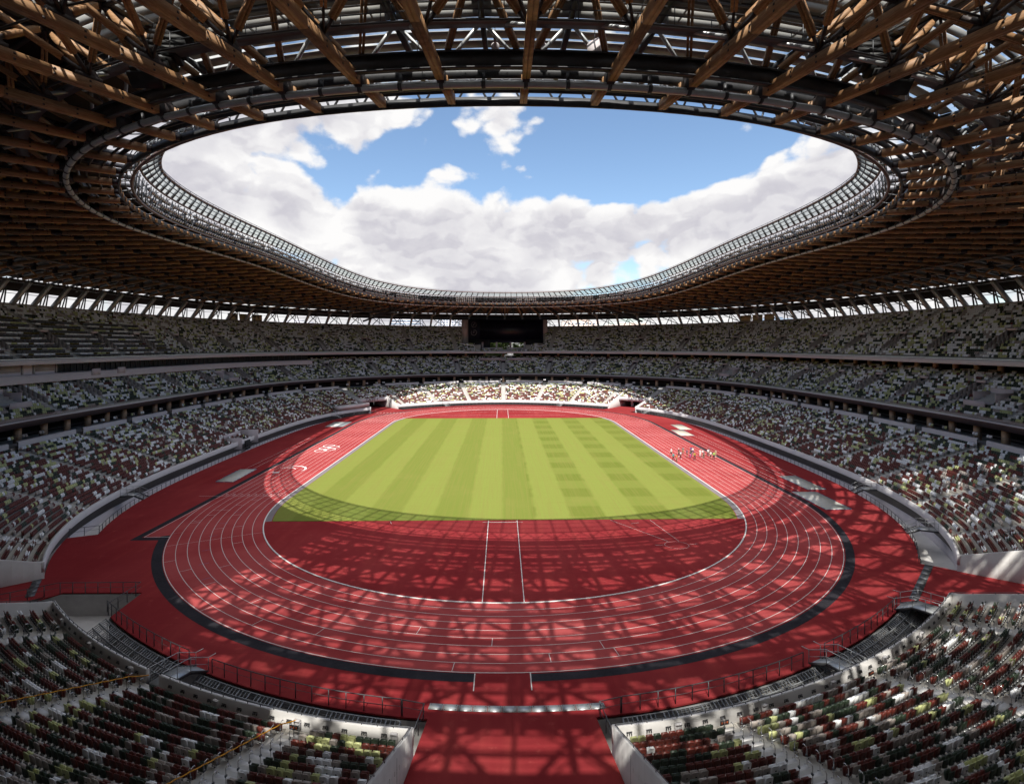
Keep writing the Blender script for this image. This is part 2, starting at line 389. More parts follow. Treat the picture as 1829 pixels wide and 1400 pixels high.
# red sheet: oval boundary 3.3 m inside the parapet, with the service pit cut out near left
PIT = [(-36.9,-38.3), (-37.2,-33.4), (-45.2,-33.3), (-46.4,-35.0)]
qs = np.arange(0, L, 1.5); bp, _ = BASE.at(qs, -3.3)
ang = np.mod(np.arctan2(bp[:, 0], -(bp[:, 1]-YC)), 2*math.pi)      # 0 at near end
pa = [math.atan2(x, -(y-YC)) % (2*math.pi) for x, y in PIT]
keep = (ang < min(pa)) | (ang > max(pa))
pts = [(a, x, y) for a, (x, y) in zip(ang[keep], bp[keep])]+[(a, x, y) for a, (x, y) in zip(pa, PIT)]
pts.sort(); B = np.array([(x, y) for _, x, y in pts])
# the running surface: red sheet plus the four gaps and the near tunnel
mb = MB()
n = len(B); V = np.concatenate([[(0, YC, 0)], np.c_[B, np.zeros(n)], np.c_[B, np.full(n, -.12)]])
F3 = np.array([(0, 1+i, 1+(i+1) % n) for i in range(n)]); mb.raw(V[:n+1], F3, 0)
mb.raw(V[1:], np.array([(i, n+i, n+(i+1) % n, (i+1) % n) for i in range(n)]), 0)
def gap_floor(a, b, o1=30, o0=-3.32):
    sweep(mb, [(o0, .001), (o1, .001)], a, b, 0, 1.0)
gap_floor(-HT, HT, 34, -3.6); gap_floor(gN[0]-2.2, gN[1]+.2, 30, -3.5); gap_floor(gF[0]-.2, gF[1]+.2, 30, -3.5); gap_floor(L-gF[1]-.2, L-gF[0]+.2, 30, -3.5)
gap_floor(L-gN[1]-.2, L-gN[1]+5.6, 30, -3.6); gap_floor(BASE.near(-57.0, -17.5), L-gN[1]-.2, .02, -3.6)
tag(mb.build('running_track', 'track_red_shaded'), 'red rubber running surface of the arena', None, None, 'structure')
def oval(R, y0=0, y1=84.39, n=96):
    a = np.linspace(-math.pi, 0, n); b = np.linspace(0, math.pi, n)
    return np.concatenate([np.c_[R*np.cos(a), R*np.sin(a)+y0], np.c_[R*np.cos(b), R*np.sin(b)+y1]])
def ribbon(mb, pts, wd, z, closed=True, mi=0):
    P = np.asarray(pts, float); T = np.roll(P, -1, 0)-np.roll(P, 1, 0)
    if not closed: T[0] = P[1]-P[0]; T[-1] = P[-1]-P[-2]
    T = unit(T); Nn = np.c_[T[:, 1], -T[:, 0]]
    V = np.stack([np.c_[P-Nn*wd/2, np.full(len(P), z)], np.c_[P+Nn*wd/2, np.full(len(P), z)]], 1); mb.strip(V, mi, closed)
# lanes surface
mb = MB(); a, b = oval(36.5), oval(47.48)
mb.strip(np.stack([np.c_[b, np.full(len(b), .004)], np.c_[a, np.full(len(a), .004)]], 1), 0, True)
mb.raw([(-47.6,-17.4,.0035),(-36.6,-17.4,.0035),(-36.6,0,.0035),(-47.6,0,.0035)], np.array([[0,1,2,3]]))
tag(mb.build('lane_surface', 'lane_red_sunlit'), 'red lanes of the oval track', None, None, 'structure')
# black strip outside lane nine, broken at the near end, running out along the sprint straight
mb = MB()
def arcpts(R, a0, a1, yc, n=120):
    a = np.linspace(a0, a1, n); return np.c_[R*np.cos(a), R*np.sin(a)+yc]
Rb = 48.12; g0 = math.asin(2.75/Rb); g1 = math.asin(1.5/Rb)
ribbon(mb, np.concatenate([arcpts(Rb, -math.pi/2+g1, 0, 0), arcpts(Rb, 0, math.pi, 84.39, 240), [(-Rb, -17.7)], ]), .95, .008, False)
ribbon(mb, arcpts(Rb, -math.pi/2-g0, -math.pi+.362, 0)[::-1], 1.05, .0075, False)
ribbon(mb, [(-48.6, -18.2), (-44.9, -18.2)], .95, .0085, False)
tag(mb.build('black_strip', 'black_strip'), 'black band round the outer lane', None, None, 'structure')
mb = MB()
for sg in (-1, 1):
    a0_ = math.asin(11.55/35.9); a1_ = math.asin((95.75-84.39)/35.9)
    aa = np.linspace(-a0_, 0, 14); bb = np.linspace(0, a1_, 14); ribbon(mb, np.concatenate([np.c_[sg*35.9*np.cos(aa), 35.9*np.sin(aa)], np.c_[sg*35.9*np.cos(bb), 35.9*np.sin(bb)+84.39]]), 1.0, .008, False)
pass
tag(mb.build('kerb_strip', 'grey_strip'), 'grey band between the inner kerb and the grass', None, None, 'structure')
# inner D surfaces already red; grass
mb = MB(); Rg = 35.3; y0, y1 = -11.55, 95.75
a0 = math.asin(-y0/Rg); a = np.linspace(-a0, -0.0, 14); b = np.linspace(0, math.asin((y1-84.39)/Rg), 14)
right = np.concatenate([np.c_[Rg*np.cos(a), Rg*np.sin(a)], np.c_[Rg*np.cos(b), Rg*np.sin(b)+84.39]])
ys = right[:, 1]; V = np.stack([np.c_[-right[:, 0], ys, np.full(len(ys), .05)], np.c_[right[:, 0], ys, np.full(len(ys), .05)]], 1)
mb.strip(V[:, :, :], 0)
outline = np.concatenate([right, np.c_[-right[:, 0], ys][::-1]])
mb.strip(np.stack([np.c_[outline, np.full(len(outline), .05)], np.c_[outline, np.full(len(outline), -.0)]], 1), 0, True)
tag(mb.build('grass_pitch', 'grass'), 'striped mown grass pitch', None, None, 'structure')
# fine grass blades at the pitch edge that faces the camera are left to the material

# markings
mk = MB(); Z = .012
for i in range(10):
    R = 36.5+1.22*i
    if i == 0: continue
    o = oval(R); ribbon(mk, o, .055 if i < 9 else .075, Z)
for i in range(0, 10):                      # sprint straight run-out on the left
    x = -(36.5+1.22*i)
    yb = -17.5 if i == 9 else (-math.sqrt(max(47.48**2-x*x, 0))*0)
    if i == 9: ribbon(mk, [(x, .0), (x, yb)], .08, Z, False)
ribbon(mk, [(-47.5, -17.5), (-44.2, -17.5)], .09, Z, False)
for x in (-2.6, 1.5): ribbon(mk, [(x, -11.7), (x, -36.4)], .09, Z, False)
ribbon(mk, [(-2.6,-12.1),(-2.2,-12.5),(1.1,-12.5),(1.5,-12.1)], .07, Z+.001, False)
ribbon(mk, [(-3.4,-12.45),(2.3,-12.45)], .06, Z+.002, False)
for x in (-2.75, 1.5): ribbon(mk, [(x, -47.5), (x, -49.6)], .08, Z+.003, False)
ribbon(mk, [(-51.0, 1.6), (-36.6, 1.6)], .06, Z+.004, False)
def rad(R0, R1, deg, yc=0, wd=.05, z=Z+.002, far=False):
    a = math.radians(deg); c, s = math.cos(a), math.sin(a)
    ribbon(mk, [(R0*c, R0*s+yc), (R1*c, R1*s+yc)], wd, z, False)
rad(36.5, 47.48, 3.5-3.5, 0)                # line across the bend start (right)
for lane, deg in ((9,-95.5),(8,-86),(7,-80),(6,-92),(5,-101),(9,-128),(8,-120),(7,-112),(8,-79),(9,-63),(8,-142),(9,-147),(7,-135),(6,-125),(5,-140),(9,-160),(8,-166),(7,-172),(4,-132),(3,-150),(5,-160),(4,-168),(3,-160)):
    rad(36.5+1.22*(lane-1), 36.5+1.22*lane, deg)
for i, (lane, deg) in enumerate(((2,175),(3,178),(4,181),(5,185),(6,188),(7,191),(8,195),(9,200))):
    rad(36.5+1.22*(lane-1), 36.5+1.22*lane, deg)
rad(36.5, 47.48, -154, 0, .04)
for y in (8, 13, 18, 23.5, 59.5, 79.0, 84.4, 88):   # stagger ticks on the right straight
    for i in range(9):
        x = 36.5+1.22*i; ribbon(mk, [(x+.1, y+.35*i), (x+1.1, y+.35*i)], .05, Z+.003, False) if (i+int(y)) % 2 == 0 or y > 50 else None
ribbon(mk, [(36.5, 59.6), (47.5, 59.6)], .05, Z+.005, False)
for i in range(9):                          # far left sprint start blocks line
    x = -(36.5+1.22*i); ribbon(mk, [(x-.35, 111.6-.0*i), (x-.9, 111.6)], .5, Z+.003, False)
    ribbon(mk, [(x, 84.4), (x, 111)], .06, Z+.001, False)
# far D marks
for x in (-2.4, 1.6): ribbon(mk, [(x, 96.2), (x, 120.2)], .12, Z, False)
ribbon(mk, [(-26, 103.5), (-2.4, 103.5)], .10, Z+.001, False); ribbon(mk, [(1.6, 103.5), (22, 103.5)], .10, Z+.001, False)
ribbon(mk, arcpts(30, math.radians(60), math.radians(120), 84.39), .10, Z+.002, False)
# throwing sector and circle
a = np.linspace(0, 2*math.pi, 40)[:-1]; ribbon(mk, np.c_[21.3+1.5*np.cos(a), -21.6+1.2*np.sin(a)], .03, Z)
for p, q in (((14.9,-11.8),(20.6,-20.3)), ((20.6,-11.8),(22.0,-20.2)), ((18.6,-21.6),(19.6,-21.6)), ((23.0,-21.4),(24.1,-21.2)), ((-16.6,-11.8),(-16.2,-12.9)), ((17.5,-13.4),(18.7,-13.0))):
    ribbon(mk, [p, q], .04, Z+.001, False)
# jump runways
for x0, y0, y1 in ((-52.7, 21.2, 58), (-51.2, 21.2, 58), (53.7, 13.5, 59), (52.5, 13.5, 59), (50.5, 3, 59), (49.3, 3, 59), (55.9, 13.5, 69)):
    ribbon(mk, [(x0, y0), (x0, y1)], .06, Z+.001, False)
mat('line_paint', (.60, .565, .555), .8, 0, .12, 5, 0, .1)
tag(mk.build('lane_lines', 'line_paint'), 'white painted lane lines and marks on the track', None, None, 'structure')
mk = MB()                                    # small blue and yellow hurdle ticks
for i, deg in enumerate((-170,-163,-156,-149,-143,-137)):
    R = 36.5+1.22*(3.3+i*.55); a0 = math.radians(deg)
    ribbon(mk, [(R*math.cos(a0), R*math.sin(a0)), ((R+1.0)*math.cos(a0), (R+1.0)*math.sin(a0))], .06, Z+.004, False)
tag(mk.build('hurdle_marks', 'blue_paint'), 'small blue hurdle marks on the bend', None, None, 'structure')
from mathutils import Matrix
for i in range(9):                           # lane numbers before the finish line
    x = -(36.5+1.22*i+.61)
    o = text_mesh('lane_number', str(i+1), .95, 'faded_paint', Matrix.Translation((x, 2.35, Z+.006)) @ Matrix.Rotation(0, 4, 'Z'), .001)
    tag(o, 'white lane number on the left straight', None, None, 'structure')
# five white rings painted across the left straight, and the swoosh mark nearer the camera
em = MB(); e1 = np.array((-41.3, 47.4)); 
dirx = np.array((0.0, 1.0)); diry = np.array((-1.0, 0.0))
for cx_, cy_ in ((0, .95), (2.75, .95), (5.5, .95), (1.38, -.35), (4.12, -.35)):
    a = np.linspace(0, 2*math.pi, 48)[:-1]; c = np.array((-42.6, 39.9))+dirx*cx_*1.12+diry*cy_*1.25
    ribbon(em, np.c_[c[0]+1.32*np.cos(a), c[1]+1.42*np.sin(a)], .26, Z+.006+.0008*cx_)
tag(em.build('painted_rings', 'white_paint'), 'five interlocking white rings painted on the track', None, None, 'structure')
em = MB()
def crescent(c, R, a0, a1, wmax):
    a = np.linspace(a0, a1, 30); t = np.linspace(0, 1, 30); wd = wmax*np.sin(math.pi*np.clip(t, .02, .98))**.6
    A = np.c_[c[0]+(R+wd/2)*np.cos(a), c[1]+(R+wd/2)*np.sin(a)]; Bq = np.c_[c[0]+(R-wd/2)*np.cos(a), c[1]+(R-wd/2)*np.sin(a)]
    em.strip(np.stack([np.c_[Bq, np.full(30, Z+.007)], np.c_[A, np.full(30, Z+.007)]], 1))
crescent((-43.6, 20.6), 3.1, math.radians(-25), math.radians(112), .42)
crescent((-44.6, 20.0), 2.3, math.radians(20), math.radians(125), .26)
em.raw([(-45.9,17.8,Z+.007),(-44.6,17.8,Z+.007),(-44.6,18.4,Z+.007),(-45.9,18.4,Z+.007)], np.array([[0,1,2,3]]))
tag(em.build('painted_crescent', 'white_paint'), 'white curved emblem painted on the left straight', None, None, 'structure')
# raised white kerb
mb = MB(); o = oval(36.42); i_ = oval(36.36-.06)
V = np.stack([np.c_[oval(36.46), np.full(len(o), .012)], np.c_[oval(36.46), np.full(len(o), .06)], np.c_[oval(36.30), np.full(len(o), .06)], np.c_[oval(36.30), np.full(len(o), .012)]], 1)
mb.strip(V, 0, True); tag(mb.build('inner_kerb', 'curb_paint'), 'raised white kerb inside lane one', None, None, 'structure')
# covered sand pits and grey mats beside the track
def pad(pts, mt, label, z=.03, border=None, cat='pit cover'):
    c = np.mean(pts, 0); P = np.array(pts); t = thing('sand_pit', label, cat, None, (c[0], c[1], 0))
    mb = MB(); n = len(P); V = np.concatenate([np.c_[P, np.full(n, z)], np.c_[P, np.zeros(n)]])-np.array((c[0], c[1], 0))
    mb.raw(V, np.array([[0,1,2,3],[4,5,1,0],[5,6,2,1],[6,7,3,2],[7,4,0,3]])[:, ::1]); mb.build('cover', mt, t)
    if border:
        Pp = c+(P-c)*1.012
        for i in range(4):
            p, q = Pp[i]-c, Pp[(i+1) % 4]-c; nseg = max(1, int(np.linalg.norm(q-p)/1.3))
            for k in range(nseg):
                if (k+i) % 5 == 3: continue
                a_, b_ = p+(q-p)*(k+.1)/nseg, p+(q-p)*(k+.86)/nseg; mb = MB()
                mb.beams([(a_[0], a_[1], .03)], [(b_[0], b_[1], .03)], .12, .06); mb.build('edging', border, t)
pad([(-53.3,11.0),(-50.0,10.9),(-50.3,21.0),(-53.6,21.0)], 'cover_grey', 'grey sand pit with blue edging left of the track in shade', border='blue_paint')
pad([(-55.2,77.6),(-49.6,77.5),(-49.6,87.6),(-55.3,87.9)], 'pit_white', 'pale grey mat at the far left end of the straight')
pad([(48.8,-7.6),(52.9,-7.5),(53.1,2.2),(48.9,2.3)], 'cover_grey', 'nearest grey sand pit on the right, dappled by roof shadow', border='blue_paint')
pad([(52.5,3.6),(55.8,3.7),(55.7,13.3),(52.4,13.4)], 'cover_grey', 'grey sand pit on the right behind the nearest one by the barrier', border='blue_paint')
pad([(48.9,59.2),(52.7,59.2),(52.9,69.4),(49.3,69.4)], 'sand_cover', 'sunlit beige sand pit on the right nearer the black band', border='blue_paint')
pad([(52.4,69.9),(55.9,69.8),(56.0,80.0),(52.5,80.0)], 'sand_cover', 'farthest sunlit beige sand pit on the right', border='blue_paint')
# steel floor plates
def plates(name, label, P, Q, wd, n):
    c = (np.array(P)+np.array(Q))/2; t = thing(name, label, 'floor plate', None, (c[0], c[1], 0)); P = np.array(P)-c; Q = np.array(Q)-c
    mb = MB(); g = MB(); bow = .35
    pt = lambda u: P+(Q-P)*u+np.array((0, -bow*4*u*(1-u)*(1 if n > 8 else 0)))
    for i in range(n):
        a_, b_ = pt(i/n), pt((i+.97)/n); mb.beams([(a_[0], a_[1], .03)], [(b_[0], b_[1], .03)], wd, .02)
        for f_ in (.12, .88):
            for sgn in (-1, 1):
                cc = a_+(b_-a_)*f_; dn = unit(np.array((-(b_-a_)[1], (b_-a_)[0])))*sgn*wd*.36; g.box((cc[0]+dn[0], cc[1]+dn[1], .043), (.07, .07, .008))
    mb.build('plate', 'steel_light' if n > 8 else 'steel_grey', t); o = g.build('bolts', 'steel_dark', t); o['kind'] = 'stuff'
plates('steel_floor_plate', 'long grey steel plate strip across the mouth of the near tunnel', (-5.75, -51.2), (6.5, -51.35), .62, 12)
plates('steel_floor_plate', 'dark steel drain plate crossing the red floor at the right gap', (39.9, -36.5), (48.1, -28.3), .75, 7)
plates('steel_floor_plate', 'dark steel drain plate crossing the red floor at the left gap', (-47.8, -34.2), (-51.0, -29.3), .75, 5)
# ================================================================== LOWER STANDS
ROW0, RD1, RH1, NR1 = .36, .835, .283, 23      # first row offset, row depth, row rise, rows
def z1(j): return .80+RH1*j
def o1(j): return ROW0+RD1*j
def prof1(oa=.25, ob=99):
    pr = [(.25, .80)]
    for j in range(NR1):
        pr += [(o1(j)-.1+RD1, z1(j)), (o1(j)-.1+RD1, z1(j+1))] if j < NR1-1 else [(o1(j)-.1+RD1+.2, z1(j))]
    return pr
def cutprof(pr, omin):
    out = []
    for (a, b), (c, d) in zip(pr[:-1], pr[1:]):
        if c < omin: continue
        if a < omin: out.append((omin, b))
        elif not out: out.append((a, b))
        out.append((c, d))
    return out
TOP1 = z1(NR1-1)                               # 6.995
def slab_wall(mb, q, prof_top, o0, o1_, zb, th=.28, above=1.0, mi=0):
    """wall along the radial line at s=q from offset o0 to o1_, its top following the rake plus `above`"""
    os_ = np.linspace(o0, o1_, 24)
    def top(o): return (max(1.75, .80+max(0, (o-ROW0))*RH1/RD1+above))
    for k in range(len(os_)-1):
        a_, b_ = os_[k], os_[k+1]; za, zb2 = top(a_), top(b_)
        pA, n_ = BASE.at(q, a_); pB, _ = BASE.at(q, b_); t_ = np.array((-n_[1], n_[0]))*th/2
        V = [(*(pA-t_), zb), (*(pB-t_), zb), (*(pB+t_), zb), (*(pA+t_), zb), (*(pA-t_), za), (*(pB-t_), zb2), (*(pB+t_), zb2), (*(pA+t_), za)]
        F = [(0,3,2,1),(4,5,6,7),(0,1,5,4),(2,3,7,6)]
        if k == 0: F.append((3,0,4,7))
        if k == len(os_)-2: F.append((1,2,6,5))
        mb.raw(V, F, mi)
GATEO = 8.6                                     # far gates: seating resumes above the lintel from this offset
stand_lab = {'near right': 'curved lower seating stand at the bottom right of the near tunnel', 'right': 'long lower seating stand along the right straight',
 'far': 'sunlit lower seating stand at the far end', 'left': 'long shaded lower seating stand along the left straight', 'near left': 'curved lower seating stand at the bottom left of the near tunnel'}
stands = {}
BREAKS = {'near left': [L-26.6], 'near right': []}
for a, b, nm in SEG:
    t = thing('lower_stand', stand_lab[nm], 'grandstand', 'lower stands round the track', (*BASE.at((a+b)/2, 8)[0], 0)); stands[nm] = t; sh = t.location[:]
    mb = MB(); sweep(mb, prof1(), a, b, 0, 1.3); sweep(mb, [(19.2, TOP1-.002), (20.5, TOP1-.002), (20.5, 7.69)], a, b, 0, 1.3); sweep(mb, [(1.25, -2.3), (1.25, .80)], a, b, 0)
    mb.build('terrace', 'concrete_floor', t, shift=sh)
    # parapet: pale coping band, dark recess under it, light wall down into the moat
    mb = MB(); segs = [(a, b)]
    for br in BREAKS.get(nm, []): segs = [(a, br-.75), (br+.75, b)]
    for c_, d_ in segs:
        sweep(mb, [(-.02, .72), (-.02, 1.72), (.24, 1.75), (.24, .80)], c_, d_, 0, 1.3)
        for qq in (c_, d_):
            p, n_ = BASE.at(qq, .11); mb.box((p[0], p[1], 1.235), (.262, .02, 1.03), math.atan2(n_[1], n_[0]))
    mb.build('parapet', 'white_coping' if 'near' not in nm else 'pale_concrete', t, shift=sh)
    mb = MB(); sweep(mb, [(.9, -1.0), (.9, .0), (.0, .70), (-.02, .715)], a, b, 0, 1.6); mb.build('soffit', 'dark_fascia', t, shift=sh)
    mb = MB(); sweep(mb, [(.88, -2.3), (.88, -.98), (.9, -.98)], a, b, 0, 1.6); mb.build('moat_wall', 'light_wall', t, shift=sh)
    for q_, lab in ((a+.14, 1), (b-.14, -1)):
        mb = MB(); slab_wall(mb, q_, None, .0, 19.6, -2.3 if 'near' in nm or True else 0); mb.build('end_wall', 'pale_concrete', t, shift=sh)
    if 'near' in nm:
        for q_, sg in ((a+.14, -1), (b-.14, 1)):
            for o_ in (3.2, 6.9, 10.6, 14.3):
                p, n_ = BASE.at(q_, o_); tn = np.array((-n_[1], n_[0]))*sg*.142; mb = MB()
                mb.box((p[0]+tn[0], p[1]+tn[1], .6+.15*o_), (.025, .01, 1.5+.33*o_), math.atan2(n_[1], n_[0])); mb.build('wall_joint', 'steel_dark', t, shift=sh)
    # top coping wall in pieces between the aisles
    cuts = [x for x in AISLES if a+1 < x < b-1]; edges = [a]+cuts+[b]
    mb = MB()
    for c_, d_ in zip(edges[:-1], edges[1:]):
        c2, d2 = c_+(.9 if c_ != a else 0), d_-(.9 if d_ != b else 0)
        sweep(mb, [(19.75, TOP1), (19.75, TOP1+1.55), (20.15, TOP1+1.75), (20.15, TOP1+.9)], c2, d2, 0, 1.6)
    mb.build('top_wall', 'white_coping', t, shift=sh)
    # aisle steps
    for x in cuts:
        mb = MB()
        for j in range(NR1-1):
            p, n_ = BASE.at(x, o1(j)-.1+RD1*.75); mb.box((p[0], p[1], z1(j)+RH1/4), (RD1*.5+.004, 1.15, RH1/2), math.atan2(n_[1], n_[0]))
        mb.build('aisle_steps', 'pale_concrete', t, shift=sh)
# floors of the gates/tunnels side walls at the far gates: lintels with lettering and seats above
for gi, (a, b, txt, lab) in enumerate(((gF[0], gF[1], 'GATE 5', 'right far gate with lettered lintel under the seats'), (L-gF[1], L-gF[0], 'GATE 1', 'left far gate with lettered lintel under the seats'))):
    t = thing('gate', lab, 'gate', 'far corner gates', (*BASE.at((a+b)/2, 10)[0], 0)); sh = t.location[:]
    jl = int((GATEO-ROW0)/RD1)+1
    mb = MB(); sweep(mb, cutprof(prof1(), GATEO), a-.05, b+.05, 0, 1.3); mb.build('terrace', 'concrete_floor', t, shift=sh)
    zt = z1(jl)+.55
    mb = MB(); sweep(mb, [(GATEO+.2, zt-1.55), (GATEO-.15, zt-1.5), (GATEO-.15, zt), (GATEO+.1, zt), (GATEO+.1, z1(jl)-.3)], a-.2, b+.2, 0); mb.build('lintel', 'white_coping', t, shift=sh)
    mb = MB(); sweep(mb, [(GATEO+.1, zt-1.56), (24, zt-1.56)], a, b, 0); sweep(mb, [(19.7, zt-1.56), (19.7, 0)], a, b); mb.build('back_wall', 'dark_void', t, shift=sh)
    mb = MB()
    for f_ in (.45, .72):
        p, n_ = BASE.at(a+(b-a)*f_, 12.5); mb.box((p[0], p[1], (zt-1.5)/2), (.9, .9, zt-1.5), math.atan2(n_[1], n_[0]))
    mb.build('pillar', 'light_wall', t, shift=sh)
    p, n_ = BASE.at((a+b)/2, GATEO-.2); an = math.atan2(n_[1], n_[0])-math.pi/2
    Mx = Matrix.Translation((p[0]-sh[0], p[1]-sh[1], zt-.72)) @ Matrix.Rotation(an, 4, 'Z') @ Matrix.Rotation(math.pi/2, 4, 'X')
    text_mesh('lettering', txt, 1.75, 'dark_fascia', Mx, .05, t)
# top walls continue over the gates and tunnel
# near tunnel and near gaps: seating resumes farther back, out of the camera's sight but closing the ring
for a, b in ((-HT, HT), (gN[0], gN[1]), (L-gN[1], L-gN[0])):
    mb = MB(); sweep(mb, cutprof(prof1(), 16.0), a-.05, b+.05, 0, 1.3); sweep(mb, [(16, 4.9), (16, 6.4)], a-.05, b+.05, 0, 1.3)
    o = mb.build('tunnel_roof', 'concrete_floor'); tag(o, 'concrete roof slab over the ' + ('near tunnel' if a < 0 else ('near right gap' if a < L/2 else 'near left gap')), 'roof slab')
# moat: floor, red-side wall
mb = MB(); q = np.arange(0, L, 1.6)
V = np.stack([P3(q, -9.5, -2.3), P3(q, 14, -2.3)], 1); mb.strip(V, 0, True)
tag(mb.build('moat_floor', 'pale_concrete'), 'pale concrete floor of the moat round the track', None, None, 'structure')
mb = MB(); Bi = (B-np.array((0, YC)))*1.0015+np.array((0, YC))
mb.strip(np.stack([np.c_[Bi, np.full(n, -2.3)], np.c_[Bi, np.full(n, -.11)]], 1), 0, True)
tag(mb.build('moat_inner_wall', 'concrete'), 'concrete retaining wall under the red edge', 'wall')

# concourse level behind the lower stands, tier 2, tier 3 ----------------------------------------
Z2, O2, RD2, RH2, NR2 = 11.75, 23.2, .84, .46, 17
Z3, O3, RD3, RH3, NR3 = 22.35, 31.3, .82, .56, 21
FH = 20.5                                        # half width of the recess under the scoreboard at the far end
def profn(O, Z, RD, RH, NR):
    pr = [(O-.7, Z)]
    for j in range(NR): pr += [(O+RD*(j+1)-.1, Z+RH*j)] + ([(O+RD*(j+1)-.1, Z+RH*(j+1))] if j < NR-1 else [])
    return pr
mid = thing('middle_stand', 'middle seating tier with its dark fascia ringing the arena', 'grandstand')
mb = MB(); sweep(mb, profn(O2, Z2, RD2, RH2, NR2)+[(45, Z2+RH2*(NR2-1))], 0, L, 0, 1.8, True); mb.build('terrace', 'concrete_floor', mid)
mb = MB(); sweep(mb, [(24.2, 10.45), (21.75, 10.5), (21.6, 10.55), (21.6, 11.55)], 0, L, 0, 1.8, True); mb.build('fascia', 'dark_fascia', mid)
mb = MB(); sweep(mb, [(21.55, 11.55), (21.55, 11.72), (22.3, 11.75)], 0, L, 0, 1.8, True); mb.build('coping', 'white_coping', mid)
mb = MB(); sweep(mb, [(20.15, 7.7), (29, 7.7)], 0, L, 0, 2, True); mb.build('concourse_floor', 'concrete', mid)
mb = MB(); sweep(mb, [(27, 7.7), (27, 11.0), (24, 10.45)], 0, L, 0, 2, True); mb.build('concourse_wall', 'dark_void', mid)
# guard rail on the middle tier's front edge
mb = MB(); q = np.arange(0, L, 1.8)
mb.strip(np.stack([P3(q, 21.9, 11.75), P3(q, 21.9, 12.45)], 1), 0, True); mb.build('glass_guard', 'rail_glass', mid)
mb = MB(); mb.poly(P3(q, 21.9, 12.5), .035, 4, 0, True); mb.build('guard_rail', 'steel_grey', mid)
cols = np.arange(0, L, L/100)
def columns(parent, off, za, zb, wd, dp, mt, skip=None, base_band=True):
    for i, x in enumerate(cols):
        p, n_ = BASE.at(x, off)
        if (abs(p[0]) < 40 and p[1] < -60): continue
        if skip and skip(p): continue
        b_ = MB(); b_.box((0, 0, (zb-za)/2), (dp, wd, zb-za), 0); o = b_.build('column', mt, parent)
        o.location = (p[0], p[1], za); o.rotation_euler = (0, 0, math.atan2(n_[1], n_[0]))
columns(mid, 23.2, 7.7, 10.46, .95, .8, 'column_tan')
upp = thing('upper_stand', 'steep upper seating tier under the timber roof', 'grandstand')
qa, qb = BASE.near(FH, 140), BASE.near(-FH, 140)   # recess range (far end)
qa, qb = min(qa, qb), max(qa, qb)
qa2, qb2 = sorted((BASE.near(11.2, 140), BASE.near(-11.2, 140)))
def qcut(o, x):
    """arc position where the row at offset o crosses X = +x at the far end"""
    lo, hi = L/2-60, L/2
    for _ in range(40):
        m_ = (lo+hi)/2
        if BASE.at(m_, o)[0][0] > x: lo = m_
        else: hi = m_
    return lo
mb = MB()
for j in range(-1, NR3+1):
    if j == -1: pr_ = [(O3-.7, Z3), (O3-.1, Z3)]
    elif j < NR3: pr_ = [(O3+RD3*j-.1, Z3+RH3*max(j-1, 0)), (O3+RD3*j-.1, Z3+RH3*j), (O3+RD3*(j+1)-.1, Z3+RH3*j)]
    else: pr_ = [(O3+RD3*j-.1, Z3+RH3*(NR3-1)), (52, Z3+RH3*(NR3-1))]
    qc = qcut(O3+RD3*j, 20.6 if j >= 6 else 11.2)
    sweep(mb, pr_, (L-qc)-L, qc, 0, 1.8)
    if j >= 6 and j < NR3:
        for sx in (-1, 1):
            p = BASE.at(qc, O3+RD3*j)[0]; mb.box((sx*20.6, p[1]+RD3/2, (Z3+RH3*j+22.6)/2), (.3, RD3+.05, Z3+RH3*j-22.6))
    elif 0 <= j < 6:
        for sx in (-1, 1):
            p = BASE.at(qc, O3+RD3*j)[0]; mb.box((sx*11.2, p[1]+RD3/2, (Z3+RH3*j+21.8)/2), (.3, RD3+.05, Z3+RH3*j-21.8))
prs = profn(O3, Z3-.4, RD3, .3, 4)+[(39, Z3+.6)]
sweep(mb, prs, qa2-.6, qb2+.6, 0, 1.8); sweep(mb, [(O3+RD3*6-.1, Z3+RH3*5), (41, Z3+RH3*5)], qa, qa2, 0, 1.8); sweep(mb, [(O3+RD3*6-.1, Z3+RH3*5), (41, Z3+RH3*5)], qb2, qb, 0, 1.8)
mb.build('terrace', 'concrete_floor', upp)
mb = MB(); sweep(mb, [(33, 21.15), (30.05, 21.15), (30.0, 21.2), (30.0, 22.15), (30.35, 22.2), (30.6, 22.3)], 0, L, 0, 1.8, True); mb.build('fascia', 'white_coping', upp)
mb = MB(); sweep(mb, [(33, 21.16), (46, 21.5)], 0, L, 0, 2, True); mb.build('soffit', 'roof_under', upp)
oT = O3+RD3*NR3
mb = MB(); zt3 = Z3+RH3*(NR3-1); sweep(mb, [(oT-.2, zt3), (oT-.2, 34.75), (oT+.15, 34.75), (oT+.15, 30)], -qcut(oT, 20.6), qcut(oT, 20.6), 0, 1.8); mb.build('back_parapet', 'concrete', upp)
mb = MB(); q = ringq(qb-L, qa, 1.8)
mb.strip(np.stack([P3(q, 30.35, 22.2), P3(q, 30.35, 22.75)], 1), 0); mb.build('glass_guard', 'rail_glass', upp)
mb = MB(); mb.poly(P3(q, 30.35, 22.8), .035, 4); mb.build('guard_rail', 'steel_grey', upp)
columns(upp, 37.6, 19.1, 21.3, 1.0, .8, 'column_tan', lambda p: p[0] < -40)
# back wall behind the middle tier, opened at the far centre where trees show
mb = MB(); sweep(mb, [(44, 19.0), (44, 21.5)], -qcut(44, 9.5), qcut(44, 9.5), 0, 2.0)
mb.build('concourse_wall', 'dark_void', upp)
